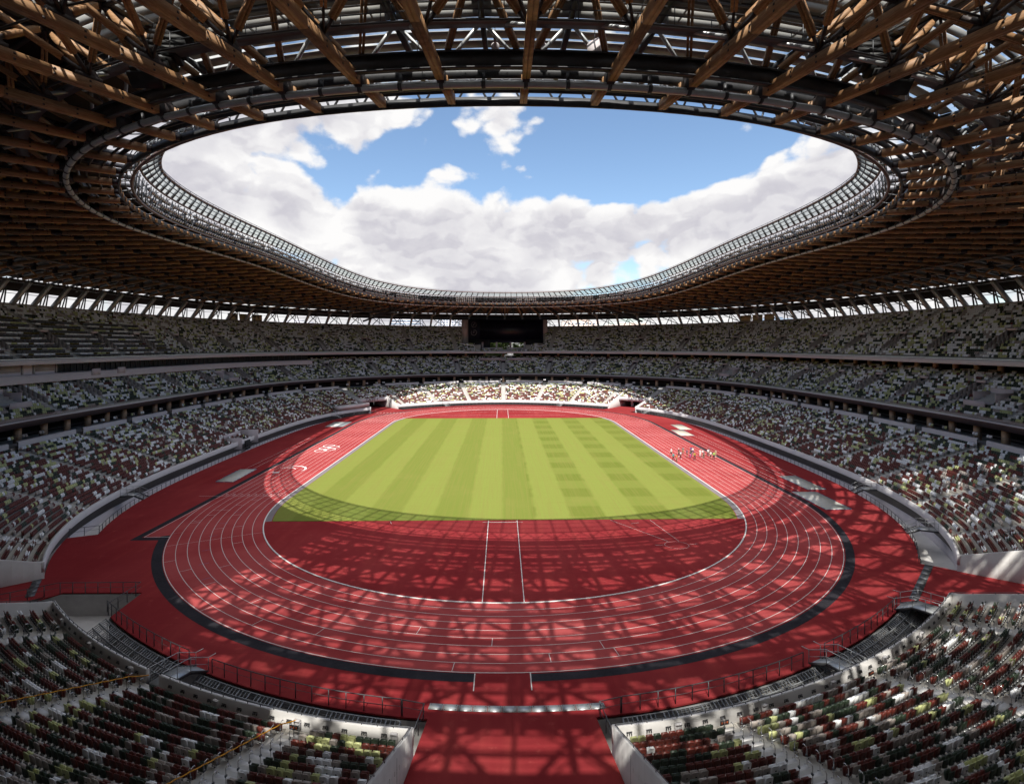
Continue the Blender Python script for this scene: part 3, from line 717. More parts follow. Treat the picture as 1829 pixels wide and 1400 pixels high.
# raking outer columns between the upper tier and the eaves, thin bracing between them
NF = 100
fr_s = np.arange(NF)*RING.L/NF
def ring_pt(s_, d, z=None):
    p, n_ = RING.at(s_, d); return p
def outer(s_, d, z):
    p, _ = RING.at(s_, d); return np.concatenate([p, np.broadcast_to(z, p.shape[:-1])[..., None]], -1) if p.ndim > 1 else np.array((p[0], p[1], z))
for i, s_ in enumerate(fr_s):
    p = ring_pt(s_, 50)
    if p[1] < -75 and abs(p[0]) < 80: continue
    end = abs(p[1]-YC)/98.
    d0, d1 = 56.5, 48.8
    b_ = MB(); A = outer(s_, d0, 30.0); Bp = outer(s_, d1, 39.6); c = np.array((A[0], A[1], 0)); b_.beams([A-c], [Bp-c], .85, .8)
    o = b_.build('raking_column', 'steel_light', upp); o.location = c
mb = MB()
for i in range(NF):
    s0, s1 = fr_s[i], fr_s[i]+RING.L/NF; sm = (s0+s1)/2
    p = ring_pt(sm, 50)
    if p[1] < -75 and abs(p[0]) < 80: continue
    mb.tubes([outer(s0, 55, 32), outer(sm, 53, 34.5)], [outer(sm, 51.5, 38.6), outer(sm+.01, 51.5, 39.4)], .16, 5)
    mb.tubes([outer(s1, 55, 32)], [outer(sm, 51.5, 38.6)], .20, 5); mb.tubes([outer(s0, 56.5, 33.5)], [outer(s1, 50.2, 38.8)], .17, 5)
    mb.tubes([outer(s0, 54.5, 37.2)], [outer(s1, 54.5, 37.2)], .07, 5)
mb.build('bracing', 'steel_dark', upp)
# ================================================================== ROOF
def sfac(p): return np.clip(1-((p[..., 1]-YC)/97.6)**2, 0, 1)
def s_at(s_): return sfac(RING.at(s_, 0)[0])
DZ = [(-4.2, 41.8, 3.1, 3.), (0, 41.3, 3.1, 3.), (36, 39.9, 3.1, 2.), (51, 39.35, .45, 1.), (61, 38.8, 0., 1.)]
def zb(s_, d):
    f = s_at(s_); v = np.array([a+b*f**e for _, a, b, e in DZ]); ds = [r[0] for r in DZ]
    return np.interp(d, ds, v)
def depth(d): return np.interp(d, [-4, 0, 8, 20, 40, 51, 61], [2.6, 3.2, 4.6, 5.6, 5.2, 4.0, 2.6])
def RB(s_, d, dz=0): p, _ = RING.at(s_, d); return np.array((p[0], p[1], zb(s_, d)+dz))
HB = RING.L/NF/2
def RT(s_, d, dz=0): p, _ = RING.at(s_, d); return np.array((p[0], p[1], zb(s_, d)+depth(d)+dz))
roof = thing('stadium_roof', 'timber and steel truss roof ringing the open sky', 'roof')
NODES = [0, 4.8, 9.6, 14.4, 19.2, 24, 28.8, 35.0, 43, 51]
TOPN = [1.0, 5.8, 10.6, 15.4, 20.2, 25, 29.8, 36.6, 44, 52]
def glazed(s_):
    """roof bays glazed over the near end; more of them on the right"""
    p, _ = RING.at(s_, 0); return (p[1] < -22 and p[0] > 0) or (p[0] <= 0 and p[0] > -28 and p[1] < 0)
for i, s_ in enumerate(fr_s):
    c0 = RB(s_, 0); c0z = np.array((c0[0], c0[1], c0[2]))
    tim = MB(); nearf = c0[1] < 20
    # bottom chord: twin timber planks either side of a dark steel core, in lengths between steel joints
    lens = [(.55, 13.2), (14.8, 27.4), (28.6, 42.4), (43.6, 50.4)]
    _, n_ = RING.at(s_, 0); tv = np.array((-n_[1], n_[0], 0))
    for a, b in lens:
        for sg in (-1, 1):
            sub = [a, (a+b)/2-.02, (a+b)/2+.02, b]
            for u, v in ((a, (a+b)/2-.01), ((a+b)/2+.01, b)):
                A, Bq = RB(s_, u, .36)-c0z+tv*sg*.13, RB(s_, v, .36)-c0z+tv*sg*.13
                tim.beams([A], [Bq], .235, .62)
    A, Bq = RB(s_, -3.7, .32)-c0z, RB(s_, -.55, .50)-c0z
    for sg in (-1, 1): tim.beams([A+tv*sg*.13], [Bq+tv*sg*.13], .24, .62)
    o = tim.build('roof_truss', 'timber', roof); o.location = c0z
    web = MB(); stl = MB(); pip = MB()
    for j, d in enumerate(NODES):
        bnode = RB(s_, d, .95)
        for sg in (-1, 1):
            for jj in (j, j+1, j-1):
                if jj >= len(TOPN) or jj < 0 or (jj < j and (j > 6 or sg > 0)): continue
                tn = RT(s_+sg*HB, TOPN[jj])
                D = tn-bnode; Lw = np.linalg.norm(D)
                if jj == 0: pip.tubes([bnode+D*.04-c0z], [tn-D*.04-c0z], .13, 7); continue
                u = unit(D); side = unit(np.cross(u, (0, 0, 1.)))
                for s2 in (-1, 1):
                    web.beams([bnode+D*.2+side*s2*.10-c0z], [tn-D*.17+side*s2*.10-c0z], .15, .34)
                stl.beams([bnode-c0z, tn-D*.17-c0z], [bnode+D*.2-c0z, tn-c0z], .14, .22)
        # gusset
        g0, g1 = RB(s_, d-.75, .80)-c0z, RB(s_, d+.75, .80)-c0z; gt = RB(s_, d, 1.65)-c0z
        for s2 in (-.09, .09): stl.raw([g0+tv*s2, g1+tv*s2, gt+tv*s2+.0*g0], [(0, 1, 2)], 0)
        stl.beams([g0-(0, 0, .0)], [g1], .2, .35)
    for a in (14.0, 28.0, 43.0): stl.beams([RB(s_, a-.85, .36)-c0z], [RB(s_, a+.85, .36)-c0z], .46, .54)
    stl.beams([RB(s_, -.6, .45)-c0z], [RB(s_, .6, .45)-c0z], .42, .9); stl.beams([RB(s_, -4.3, .35)-c0z], [RB(s_, -3.6, .35)-c0z], .34, .5)
    if nearf:                                # bolt heads on the planks' outer faces
        for a, b in lens:
            for u in np.arange(a+.5, b-.3, 1.9):
                for sg in (-1, 1):
                    for zz in (.20, .52):
                        cc = RB(s_, u, zz)-c0z+tv*sg*.252; stl.boxes([cc], [(n_[0]*.06, n_[1]*.06, 0)], [tv*.008], [(0, 0, .06)])
    k = web.build('timber_web', 'timber', o); k = stl.build('steel_joint', 'gusset', o); pip.build('steel_strut', 'steel_light', o)
mb = MB()
for i, s_ in enumerate(fr_s):
    for j in range(1, len(NODES)-1):
        mb.tubes([RB(s_, NODES[j], 1.3)], [RB(s_+2*HB, NODES[j], 1.3)], .07, 5)
        jn = min(j+1, len(TOPN)-1); mb.tubes([RT(s_-HB, TOPN[j], -.1), RT(s_+HB, TOPN[j], -.1)], [RT(s_+HB, TOPN[jn], -.1), RT(s_-HB, TOPN[jn], -.1)], .09, 5)
mb.build('tie_rod', 'steel_dark', roof)
# top chords (dark steel) at mid bays
mb = MB()
for s_ in fr_s:
    sm = s_+HB
    ds = [-5.5]+TOPN+[61]
    for a, b in zip(ds[:-1], ds[1:]): mb.beams([RT(sm, a, .05)], [RT(sm, b, .05)], .30, .42)
mb.build('top_chord', 'steel_dark', roof)
# rings
def ringline(d, dz, top=False, step=2.15):
    q = np.arange(0, RING.L, step); return np.array([(RT if top else RB)(x, d, dz) for x in q])
def ringbox(mb, d, dz, wd, ht, top=False, step=2.15, mi=0):
    q = np.arange(0, RING.L, step); f = RT if top else RB
    V = np.stack([np.array([f(x, d+a*wd/2, dz+b*ht/2) for x in q]) for a, b in ((-1,-1),(-1,1),(1,1),(1,-1))], 1); mb.strip(V, mi, True, True)
for nm, d, dz, r, mt in (('inner_ring_pipe', 0, 0, .24, 'steel_light'), ('middle_ring_pipe', 36, -.05, .30, 'steel_grey'), ('outer_ring_pipe', 51.5, -.05, .27, 'steel_grey')):
    mb = MB(); mb.poly(ringline(d, dz), r, 10, 0, True); mb.build(nm, mt, roof, smooth=True)
mb = MB()
for s_ in fr_s:
    for d, dz, r in ((0, 0, .30), (36, -.05, .36), (51.5, -.05, .33)):
        for u in (0, HB):
            p, q_ = RB(s_+u-.12, d, dz), RB(s_+u+.12, d, dz); mb.tubes([p], [q_], r, 8)
            mb.beams([RB(s_+u, d, dz+.2)], [RB(s_+u, d, dz+.75)], .18, .18)
mb.build('pipe_clamp', 'steel_dark', roof)
# deep dark ring girders by the inner edge
mb = MB(); ringbox(mb, 1.15, .95, .10, .95); ringbox(mb, 1.15, 1.45, .45, .06); ringbox(mb, 1.15, .46, .45, .06); ringbox(mb, -.9, 1.1, .12, .8)
for d in (-1.6, -2.6): ringbox(mb, d, .7, .14, .2)
ringbox(mb, -4.25, .35, .16, .62); ringbox(mb, -3.4, .9, .12, .5)
for s_ in fr_s:
    for u in np.linspace(0, 2*HB, 5)[:-1]: mb.beams([RB(s_+u, 1.0, .5)], [RB(s_+u, 1.0, 1.4)], .1, .1)
mb.build('ring_girder', 'steel_dark', roof)
mb = MB()                                       # timber blocks on the lip
for s_ in fr_s:
    for u in (.06, .56, ): mb.beams([RB(s_+u*2*HB+.2, -4.40, .33)], [RB(s_+u*2*HB+1.1, -4.40, .33)], .07, .5)
mb.build('lip_boarding', 'timber', roof)
mb = MB(); 
for d in (3.4, 8.2, 13, 17.8, 22.6, 27.4, 33, 40, 48, 55): ringbox(mb, d, -.1, .16, .3, True, 4.3)
for j in range(1, len(TOPN)): ringbox(mb, TOPN[j], .0, .22, .34, True, 4.3)
mb.build('purlin', 'steel_dark', roof)
mb = MB()                                       # catwalks under the deck
for d, dz in ((3.2, 2.0), (22.0, 2.6), (36.5, 2.6)):
    ringbox(mb, d, dz, .9, .05, False, 4.3); 
    for e in (-.45, .45):
        for hh in (.55, 1.05): mb.poly(ringline(d+e, dz+hh, False, 4.3), .03, 4, 0, True)
for s_ in fr_s:
    for d, dz in ((3.2, 2.0),):
        for e in (-.45, .45):
            for u in (0, HB): mb.tubes([RB(s_+u, d+e, dz)], [RB(s_+u, d+e, dz+1.05)], .03, 4)
mb.build('catwalk', 'steel_grey', roof)
# roof deck: opaque over most bays, glass with louvres over the glazed bays
DCK = [-3.2, 1, 4.5, 8, 15, 22, 28, 34.8, 36.6, 44, 52, 61]
op = MB(); gl = MB()
def cell(s_, d):
    """is the deck glazed at this bay and distance from the inner ring"""
    c = RING.at(s_, d)[0]
    if not glazed(s_) or d > 36.6 or d < -3.2: return False
    if c[0] < -33 or (d > 28 and c[0] < -22): return False
    return d < 34.8 or c[0] > 24
for s_ in fr_s:
    s0, s1 = s_-HB, s_+HB
    for a, b in zip(DCK[:-1], DCK[1:]):
        quad = [RT(s0, a, .5), RT(s1, a, .5), RT(s1, b, .5), RT(s0, b, .5)]
        (gl if cell(s_, (a+b)/2) else op).raw(quad, np.array([[0, 1, 2, 3]]))
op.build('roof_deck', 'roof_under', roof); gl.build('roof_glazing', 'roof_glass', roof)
for s_ in fr_s:
    if not glazed(s_): continue
    lv = MB(); c0 = RT(s_, 18)
    for d in np.arange(-2.9, 1.2, 1.05):         # gratings over the inner catwalks
        lv.beams([RT(s_-HB+.12, d, .40)-c0], [RT(s_+HB-.12, d, .40)-c0], .84, .05)
    for d in np.arange(1.3, 36.3, .62):          # tall thin blades leaning along the midday sun
        if not cell(s_, d): continue
        P, Q = RT(s_-HB+.12, d, .30), RT(s_+HB-.12, d, .30); _, n_ = RING.at(s_, 0)
        up_ = unit(np.array((-.15*0-n_[0]*.0+SDX*-1, -SDY*.71, 1.0))); lv.beams([P-c0], [Q-c0], .03, .50, 0, up_)
    for d in np.arange(3.4, 36, 4.6):            # solid strips added to cast dark bands on the track
        if not cell(s_, d): continue
        lv.beams([RT(s_-HB+.12, d, .62)-c0], [RT(s_+HB-.12, d, .62)-c0], 1.25, .05)
    for u in (-.88, .88): lv.beams([RT(s_+u*HB, 1, .56)-c0], [RT(s_+u*HB, 36.4 if cell(s_, 35.5) else 32, .56)-c0], .5, .04)  # radial strips added along the bay edges to shade the ground
    for u in (-.5, .5):
        lv.beams([RT(s_+u*HB, 1, .3)-c0], [RT(s_+u*HB, 32, .3)-c0], .07, .14)
    o = lv.build('louvre_panel', 'louvre', roof); o.location = c0
# eaves edge
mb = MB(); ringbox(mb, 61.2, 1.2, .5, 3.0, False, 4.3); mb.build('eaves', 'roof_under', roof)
# pale boxes standing in for bright specks of light along the outer ring
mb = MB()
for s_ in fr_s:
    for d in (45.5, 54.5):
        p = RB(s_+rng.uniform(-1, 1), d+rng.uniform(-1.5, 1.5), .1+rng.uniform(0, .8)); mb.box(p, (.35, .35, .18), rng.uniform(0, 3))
mb.build('light_speck', 'steel_light', roof)

# visor: ribs, glass, tip pipe; lattice with floodlights under it
def V5(s_, t, dz=0):
    """point on the visor: t=0 at its root ring, 1 at the tip"""
    f = s_at(s_); d = -(6.0*(1-t)+float(np.interp(f, [0, .25, .6, 1], [10.4, 9.6, 7.3, 7.0]))*t)
    d = min(d, -6.0-1.0*t)
    z = (45.1+3.3*f**2)*(1-t)+(46.4+3.9*f**1.8)*t
    p, _ = RING.at(s_, d); return np.array((p[0], p[1], z+dz))
def V7(s_, t, dz=0):
    """point on the lamp lattice: t=0 bottom, 1 top"""
    f = s_at(s_); z = (42.55+3.1*f**3)*(1-t)+(44.9+3.3*f**2)*t; p, _ = RING.at(s_, -5.4-.4*t); return np.array((p[0], p[1], z+dz))
q = np.arange(0, RING.L, HB)
vis = MB(); V = np.stack([np.array([V5(x, t, .18) for x in q]) for t in (0, .98)], 1); vis.strip(V, 0, True); vis.build('visor_glass', 'visor_glass', roof)
mb = MB(); box = MB()
for s_ in fr_s:
    for u in (0, HB): mb.beams([V5(s_+u, -.05, -.02)], [V5(s_+u, .97, -.02)], .22, .34)
mb.build('visor_rib', 'steel_grey', roof)
mb = MB()
for t, r in ((.33, .07), (.66, .07), (.9, .07)): mb.poly(np.array([V5(x, t, .0) for x in q]), r, 5, 0, True)
mb.poly(np.array([V5(x, .93, .55) for x in q]), .05, 5, 0, True)
for s_ in fr_s:
    mb.tubes([V5(s_, .93, 0), V5(s_+HB, .93, 0)], [V5(s_, .93, .55), V5(s_+HB, .93, .55)], .035, 4)
mb.build('visor_purlin', 'steel_grey', roof)
mb = MB(); mb.poly(np.array([V5(x, 1.0, 0) for x in q]), .16, 8, 0, True); mb.poly(np.array([V5(x, 0, -.05) for x in q]), .15, 8, 0, True)
mb.poly(np.array([V7(x, 0, 0) for x in q]), .16, 8, 0, True); mb.build('visor_pipe', 'steel_brown', roof, smooth=True)
mb = MB()
for s_ in fr_s:
    for k in range(2):
        a, b, c = s_+k*HB, s_+(k+.5)*HB, s_+(k+1)*HB
        mb.tubes([V7(a, 0), V7(b, 1)], [V7(b, 1), V7(c, 0)], .085, 6)
    mb.tubes([V7(s_, 0)], [RB(s_, -4.2, .4)], .07, 5); mb.tubes([V7(s_, 1)], [RT(s_, -3.5, 0)], .08, 5); mb.tubes([V7(s_+HB, 1)], [RT(s_+HB, -5.5, 0)], .08, 5)
for t in (.05, .45, .8):
    for dd in (0, .6):
        mb.poly(np.array([V7(x, t, 0)+np.append(RING.at(x, 0)[1]*dd, 0) for x in q]), .05, 4, 0, True)
mb.build('lamp_lattice', 'steel_grey', roof)
# floodlights: the long sides carry three rows, the far end small groups
lamps = []
for x in np.arange(0, RING.L, .92):
    p, n_ = RING.at(x, 0); f = float(s_at(x)); side = f > .30
    grp = (int(x/9.2) % 3 == 0)
    rows = (.18, .50, .80) if side else ((.2, .5, .78) if grp else ((.12,) if int(x/.92) % 2 else ()))
    if p[1] < -20: rows = ()
    for t in rows:
        if rng.random() < .1: continue
        lamps.append((x+rng.uniform(-.05, .05), t+rng.uniform(-.02, .02)))
LV = BOXV*np.array((.20, .10, .17)); 
def lamp(mb, x, t, c=(0, 0, 0)):
    p = V7(x, t)-np.array(c); _, n_ = RING.at(x, 0); tl = .5
    fwd = unit(np.array((-n_[0]*math.cos(tl), -n_[1]*math.cos(tl), -math.sin(tl)))); sd = np.array((-n_[1], n_[0], 0)); upv = np.cross(sd, fwd)
    if upv[2] < 0: upv = -upv
    mb.boxes([p], [sd*.27], [fwd*.10], [upv*.24], 0); mb.boxes([p+fwd*.115], [sd*.24], [fwd*.015], [upv*.21], 1)
    mb.boxes([p-fwd*.2], [sd*.12], [fwd*.14], [upv*.12], 0)
camp = np.array(cam.location)
lamps.sort(key=lambda a: np.linalg.norm(V7(*a)-camp)+(1e3 if V7(a[0], a[1])[1] < -25 else 0))
for x, t in lamps[:90]:
    c = V7(x, t); b_ = MB(); lamp(b_, x, t, c); o = b_.build('floodlight', ['lamp_body', 'lamp_face'], roof); o.location = c
b_ = MB()
for x, t in lamps[90:]: lamp(b_, x, t)
o = b_.build('floodlight_rows', ['lamp_body', 'lamp_face'], roof); o['kind'] = 'stuff'

# hung from the roof: loudspeaker arrays, horns, box speakers
def hang(name, label, cat, p, group=None): return thing(name, label, cat, group, p)
for sx, lab in ((-1, 'big curved black loudspeaker array hung under the roof at upper left'), (1, 'big curved black loudspeaker array hung under the roof at upper right')):
    t = hang('loudspeaker_array', lab, 'loudspeaker', (sx*22.9+.8, -54.2, 43.6), 'loudspeaker arrays under the near roof'); t.scale = (1.5, 1.5, 1.5)
    b_ = MB(); fr = MB()
    for k in range(11):
        a = -.25+k*.11; y = 1.9-k*.05+math.sin(a)*.3; z = 1.1-k*.24
        b_.boxes([(sx*(k*.14-.9), y-2, z)], [(.95-.03*k, 0, 0)], [(0, .32*math.cos(a), -.32*math.sin(a))], [(0, .11*math.sin(a), .11*math.cos(a))])
    b_.build('speaker_box', 'black_plastic', t)
    fr.box((0, -.1, 1.5), (2.4, .12, .12)); fr.tubes([(-.9, -.1, 1.5), (.9, -.1, 1.5)], [(-.9, -.1, 3.2), (.9, -.1, 3.2)], .04, 5); fr.build('hanger', 'steel_dark', t)
def horn(p, lab):
    t = hang('horn_speaker', lab, 'loudspeaker', p, 'horn speakers over the near edge'); b_ = MB(); n_ = 14; a = np.arange(n_)*2*math.pi/n_
    prof = [(0, .05), (.18, .07), (.32, .14), (.42, .26), (.45, .27), (.42, .24), (.30, .11), (.12, .04)]
    V = np.array([[(r*math.cos(x), y*.85, r*math.sin(x)-y*.45) for x in a] for y, r in prof]); b_.strip(V, 0, False, True); b_.build('horn', 'light_wall', t, smooth=True)
    b_ = MB(); b_.box((0, -.18, .02), (.2, .36, .2)); b_.tubes([(0, -.1, .1)], [(0, -.1, 1.0)], .03, 5); b_.build('driver', 'steel_grey', t)
horn((-1.1, -55.6, 43.9), 'grey horn speaker just left of the centre roof beam'); horn((1.9, -55.6, 43.9), 'grey horn speaker just right of the centre roof beam')
for p, lab, rz in (((-5.9, -55.4, 42.7), 'small grey box speaker left of centre under the roof', .6), ((5.0, -55.9, 43.1), 'tall pale box speaker right of centre under the roof', -.4)):
    t = hang('box_speaker', lab, 'loudspeaker', p); b_ = MB(); b_.boxes([(0, 0, 0)], [(.4*math.cos(rz), .4*math.sin(rz), .1)], [(-.25*math.sin(rz), .25*math.cos(rz), 0)], [(0, .1, .62 if p[0] > 0 else .36)]); b_.build('cabinet', 'light_wall' if p[0] > 0 else 'steel_brown', t)
    b_ = MB(); b_.tubes([(0, 0, .3)], [(0, 0, 1.6)], .03, 5); b_.build('hanger', 'steel_dark', t)
# two diagonal struts at the far ends of the roof, with lamps
for sx, lab in ((-1, 'long raking dark strut under the far left roof'), (1, 'long raking dark strut under the far right roof')):
    t = thing('raking_strut', lab, 'strut', 'raking struts under the far roof', (sx*62, 150, 36)); b_ = MB()
    b_.tubes([(0, 0, -.5), (0, 0, -.2)], [(-sx*22, -19, 4.8), (-sx*22, -19, 5.4)], .28, 8); b_.build('tube', 'steel_dark', t)
    b_ = MB(); b_.box((-sx*22, -19.2, 5.0), (1.3, .8, 1.1)); b_.build('end_lamp', 'steel_light', t)
# ================================================================== SEATS
def rbox(cx, cy, cz, hx, hy, hz): return BOXV*np.array((hx, hy, hz))+np.array((cx, cy, cz))
# seat local axes: x right, y forward (towards the pitch), z up; the seat is tipped up
def seat_lo():
    V = np.concatenate([rbox(0, -.18, .60, .232, .035, .235), rbox(0, -.07, .50, .215, .05, .19)])
    F = np.concatenate([BOXF[1:], BOXF[[1, 2, 3, 4, 5]]+8]); return V, [(F, None)]
def seat_mid():
    # shaped back: tapered top corners, hooked over; pan; steel leg and pale clip
    P = [(-.17, .34), (-.205, .45), (-.21, .70), (-.175, .81), (-.09, .86), (.09, .86), (.175, .81), (.21, .70), (.205, .45), (.17, .34)]
    n = len(P); yb = lambda x, z: -.20-(z-.34)*.16+.05*(x/.22)**2
    V = [(x, yb(x, z)-.03, z) for x, z in P]+[(x, yb(x, z)+.02, z) for x, z in P]
    F10 = np.array([tuple(range(n)), tuple(range(2*n-1, n-1, -1))]); F4 = np.array([(i, n+i, n+(i+1) % n, (i+1) % n) for i in range(n)])
    V = np.array(V, float); b = len(V)
    pan = rbox(0, -.075, .50, .205, .05, .20); pan[4:, 1] += .03; V = np.concatenate([V, pan, rbox(0, -.21, .20, .025, .05, .20), rbox(0, -.235, .315, .14, .035, .025)])
    return V, [(F10[:, ::-1], None), (F4[:, ::-1], None), (BOXF+b, None), (BOXF+b+8, 5), (BOXF+b+16, 6)]
LO, MI_ = seat_lo(), seat_mid()
def colour(tier, frac, n):
    """runs of one to four seats of a colour; browns crowd the lower rows, whites the upper"""
    lerp = lambda a, b: np.array(a)*(1-frac)+np.array(b)*frac
    if tier == 1: frac = frac**1.5; p = np.array((.13, .08, .10, .09, .62))*(1-frac)+np.array((.28, .20, .12, .32, .10))*frac
    elif tier == 2: p = lerp((.25, .24, .11, .36, .04), (.36, .18, .14, .30, .02))
    elif tier == 3: p = lerp((.33, .20, .13, .32, .02), (.58, .13, .17, .12, .0))
    else: p = lerp((.07, .07, .15, .27, .46), (.13, .13, .22, .34, .18))
    p = p/p.sum(); out = []
    while len(out) < n: out += [int(rng.choice(5, p=p))]*int(rng.choice([1, 1, 1, 1, 1, 2, 2, 3]))
    return np.array(out[:n])
def row_seats(a, b, o, pitch=.50, aisles=AISLES, gapw=.85, blocks=None):
    """arc positions of the seats on the row at offset o between s=a and s=b"""
    qq = np.linspace(a, b, max(8, int((b-a)/1.5))); ang_ = np.interp(np.mod(qq, L), BASE.S, BASE.ang)
    ang_ = np.unwrap(ang_); ln = (qq-a)+o*(ang_-ang_[0])
    cuts = [a]+[x for x in aisles if a+1.2 < x < b-1.2]+[b]; S = []; blk = []
    for k, (u, v) in enumerate(zip(cuts[:-1], cuts[1:])):
        lu, lv = np.interp(u, qq, ln)+(gapw if u != a else .30), np.interp(v, qq, ln)-(gapw if v != b else .30)
        m = int((lv-lu)/pitch)
        if m < 1: continue
        pos = lu+(lv-lu-m*pitch)/2+pitch*(np.arange(m)+.5); S.append(np.interp(pos, ln, qq)); blk.append(np.full(m, k))
    return (np.concatenate(S), np.concatenate(blk)) if S else (np.zeros(0), np.zeros(0, int))
f_ = 958.46; cpos = np.array((cam.location.x, cam.location.y)); psi = .019
def view(p, z):
    X = p[:, 0]-cpos[0]; Y = p[:, 1]-cpos[1]; u = math.cos(psi)*X-math.sin(psi)*Y; d = math.sin(psi)*X+math.cos(psi)*Y
    dd = np.where(d > .3, d, .3)
    return d, 914.5+f_*u/dd, 616.3-f_*(z-25.12)/dd
far_seats = {1: MB(), 2: MB(), 3: MB()}; mid_seats = MB(); cand = []
rows = []
for a, b, nm in SEG:
    for j in range(NR1): rows.append((1, a+.3, b-.3, o1(j)+.42, z1(j), j/NR1, nm, j))
for a, b in ((gF[0]-.3, gF[1]+.3), (L-gF[1]-.3, L-gF[0]+.3)):
    for j in range(int((GATEO-ROW0)/RD1)+1, NR1): rows.append((1, a, b, o1(j)+.42, z1(j), j/NR1, 'gate', j))
for j in range(NR2): rows.append((2, 60, L-60, O2+RD2*j+.42, Z2+RH2*j, j/NR2, '', j))
DESK = (BASE.near(-62.5, 68), BASE.near(-64.3, 15))      # press desks in the upper left tier
DESK = (min(DESK), max(DESK))
for j in range(NR3):
    segs3 = [(62, L/2-8), (L/2+8, L-62)]
    if j < 15: segs3 = [(62, L/2-8), (L/2+8, DESK[0]), (DESK[1], L-62)]
    for a, b in segs3: rows.append((3, a, b, O3+RD3*j+.42, Z3+RH3*j, j/NR3, '', j))
for j in range(3): rows.append((3, qa2+.6, qb2-.6, O3+RD3*j+.42, Z3-.4+.3*j, j/NR3, 'mid', j))
# vomitories: pairs of grey walls sunk in the middle and upper tiers at the aisles
VOM2 = [x for x in AISLES if 60 < x < L-60]; VOM3 = [x for x in AISLES if 62 < x < L-62 and not (qa-4 < x < qb+4)]
# camera platforms in the middle tier
PLAT = [(BASE.near(62, 14), 2), (BASE.near(58, 100), 2), (BASE.near(-62, 14), 2), (BASE.near(-63, 84), 2)]
for tier, a, b, o, z, fr, nm, j in rows:
    q, blk = row_seats(a, b, o)
    if len(q) == 0: continue
    near_ = nm in ('near left', 'near right')
    c = colour(4 if near_ and True else tier, fr, len(q))
    p, n_ = BASE.at(q, o); d, px, py = view(p, z+.5)
    ok = (d > 3.2) & (px > -60) & (px < 1889) & (py < 1440)
    for lst, t_, jr_, hw in ((VOM2, 2, (4, 10), 1.35), (VOM3, 3, (3, 8), 1.35)):
        if tier == t_ and jr_[0] <= j <= jr_[1] and nm != 'mid':
            for x in lst: ok &= np.abs(q-x)*(1+o*.006) > hw
    if tier == 2 and 3 <= j <= 9:
        for x, _ in PLAT: ok &= np.abs(q-x) > 2.6
    if tier == 3 and nm != 'mid': ok &= (np.abs(p[:, 0]) > (21.0 if j >= 6 else 11.6)) | (p[:, 1] < 100)
    if tier == 3 and nm == 'mid': ok &= (np.abs(p[:, 0]-1) > 3.2)
    ok &= ~((tier == 1) & (rng.random(len(q)) < .004))
    idx = np.where(ok)[0]
    if len(idx) == 0: continue
    pz = np.c_[p, np.full(len(p), z)]; X = np.c_[n_[:, 1], -n_[:, 0], np.zeros(len(p))]; Y = np.c_[-n_, np.zeros(len(p))]; Zz = np.tile((0, 0, 1.), (len(p), 1))
    X = -X*1.0; 
    # frames must be right handed: x right, y forward
    X = np.cross(Y, Zz)
    dist = np.hypot(d, np.abs(p[:, 0])); infr = (px > 0) & (px < 1829) & (py < 1392)
    nearm = dist < (88 if tier == 1 else 0)
    for i in idx:
        if nearm[i] and near_: cand.append((dist[i]+(0 if infr[i] else 500), nm, j, q[i], blk[i], c[i], pz[i], X[i], Y[i]))
    m2 = idx[nearm[idx] & (not near_)]
    if len(m2): mid_seats.inst(MI_[0], MI_[1], pz[m2], X[m2], Y[m2], Zz[m2], c[m2])
    m3 = idx[~nearm[idx]]
    if len(m3): far_seats[tier].inst(LO[0], LO[1], pz[m3], X[m3], Y[m3], Zz[m3], c[m3])
SM = SEATM+['steel_dark', 'steel_light']
# the nearest seats are individuals
cand.sort(key=lambda r: r[0])
own, rest = cand[:300], cand[300:]
for r in rest: mid_seats.inst(MI_[0], MI_[1], [r[6]], [r[7]], [r[8]], [(0, 0, 1)], int(r[5]))
for tier, nm in ((1, 'lower'), (2, 'middle'), (3, 'upper')):
    o = far_seats[tier].build('stadium_seats', SM); tag(o, f'rows of multicoloured tip-up seats filling the distant {nm} tier', 'seats', None, 'stuff')
o = mid_seats.build('stadium_seats', SM); tag(o, 'nearby rows of multicoloured seats in the curved lower stands', 'seats', None, 'stuff')
# individual seat built from parts
def mk_mesh(name, V, Fs, mt, smooth=False):
    b_ = MB()
    for F in Fs: b_.raw(V, F)
    o = b_.build(name, mt, None, smooth); me = o.data; bpy.data.objects.remove(o); return me
def shell_mesh(mt):
    """curved back with rounded top corners and a rolled top edge"""
    nx, nz = 8, 8; V = []; 
    for side in (0, 1):
        for k in range(nz+1):
            t = k/nz; z = .33+.53*t
            hw = .178+.030*math.sin(min(1, t*1.5)*math.pi/2) if t < .72 else .208*math.sqrt(max(0.0, 1-((t-.72)/.29)**2*.72))
            for i in range(nx+1):
                x = (i/nx*2-1)*hw; y = -.19-(z-.33)*.17+.055*(x/.22)**2-(.035 if side == 0 else 0)+(.0 if t < .9 else -.03)
                zz = z-.03*(abs(x)/.22)**3*(t > .8); V.append((x, y, zz))
    b_ = MB(); n1 = (nx+1)*(nz+1); V = np.array(V); F = []
    for k in range(nz):
        for i in range(nx):
            a = k*(nx+1)+i; F.append((a, a+1, a+nx+2, a+nx+1)); F.append((a+n1+nx+1, a+n1+nx+2, a+n1+1, a+n1))
    rim = [i for i in range(nx+1)]+[k*(nx+1)+nx for k in range(1, nz+1)]+[nz*(nx+1)+i for i in range(nx-1, -1, -1)]+[k*(nx+1) for k in range(nz-1, 0, -1)]
    for i in range(len(rim)): a, c = rim[i], rim[(i+1) % len(rim)]; F.append((a, a+n1, c+n1, c))
    return mk_mesh('backrest', V, [np.array(F)], mt, True)
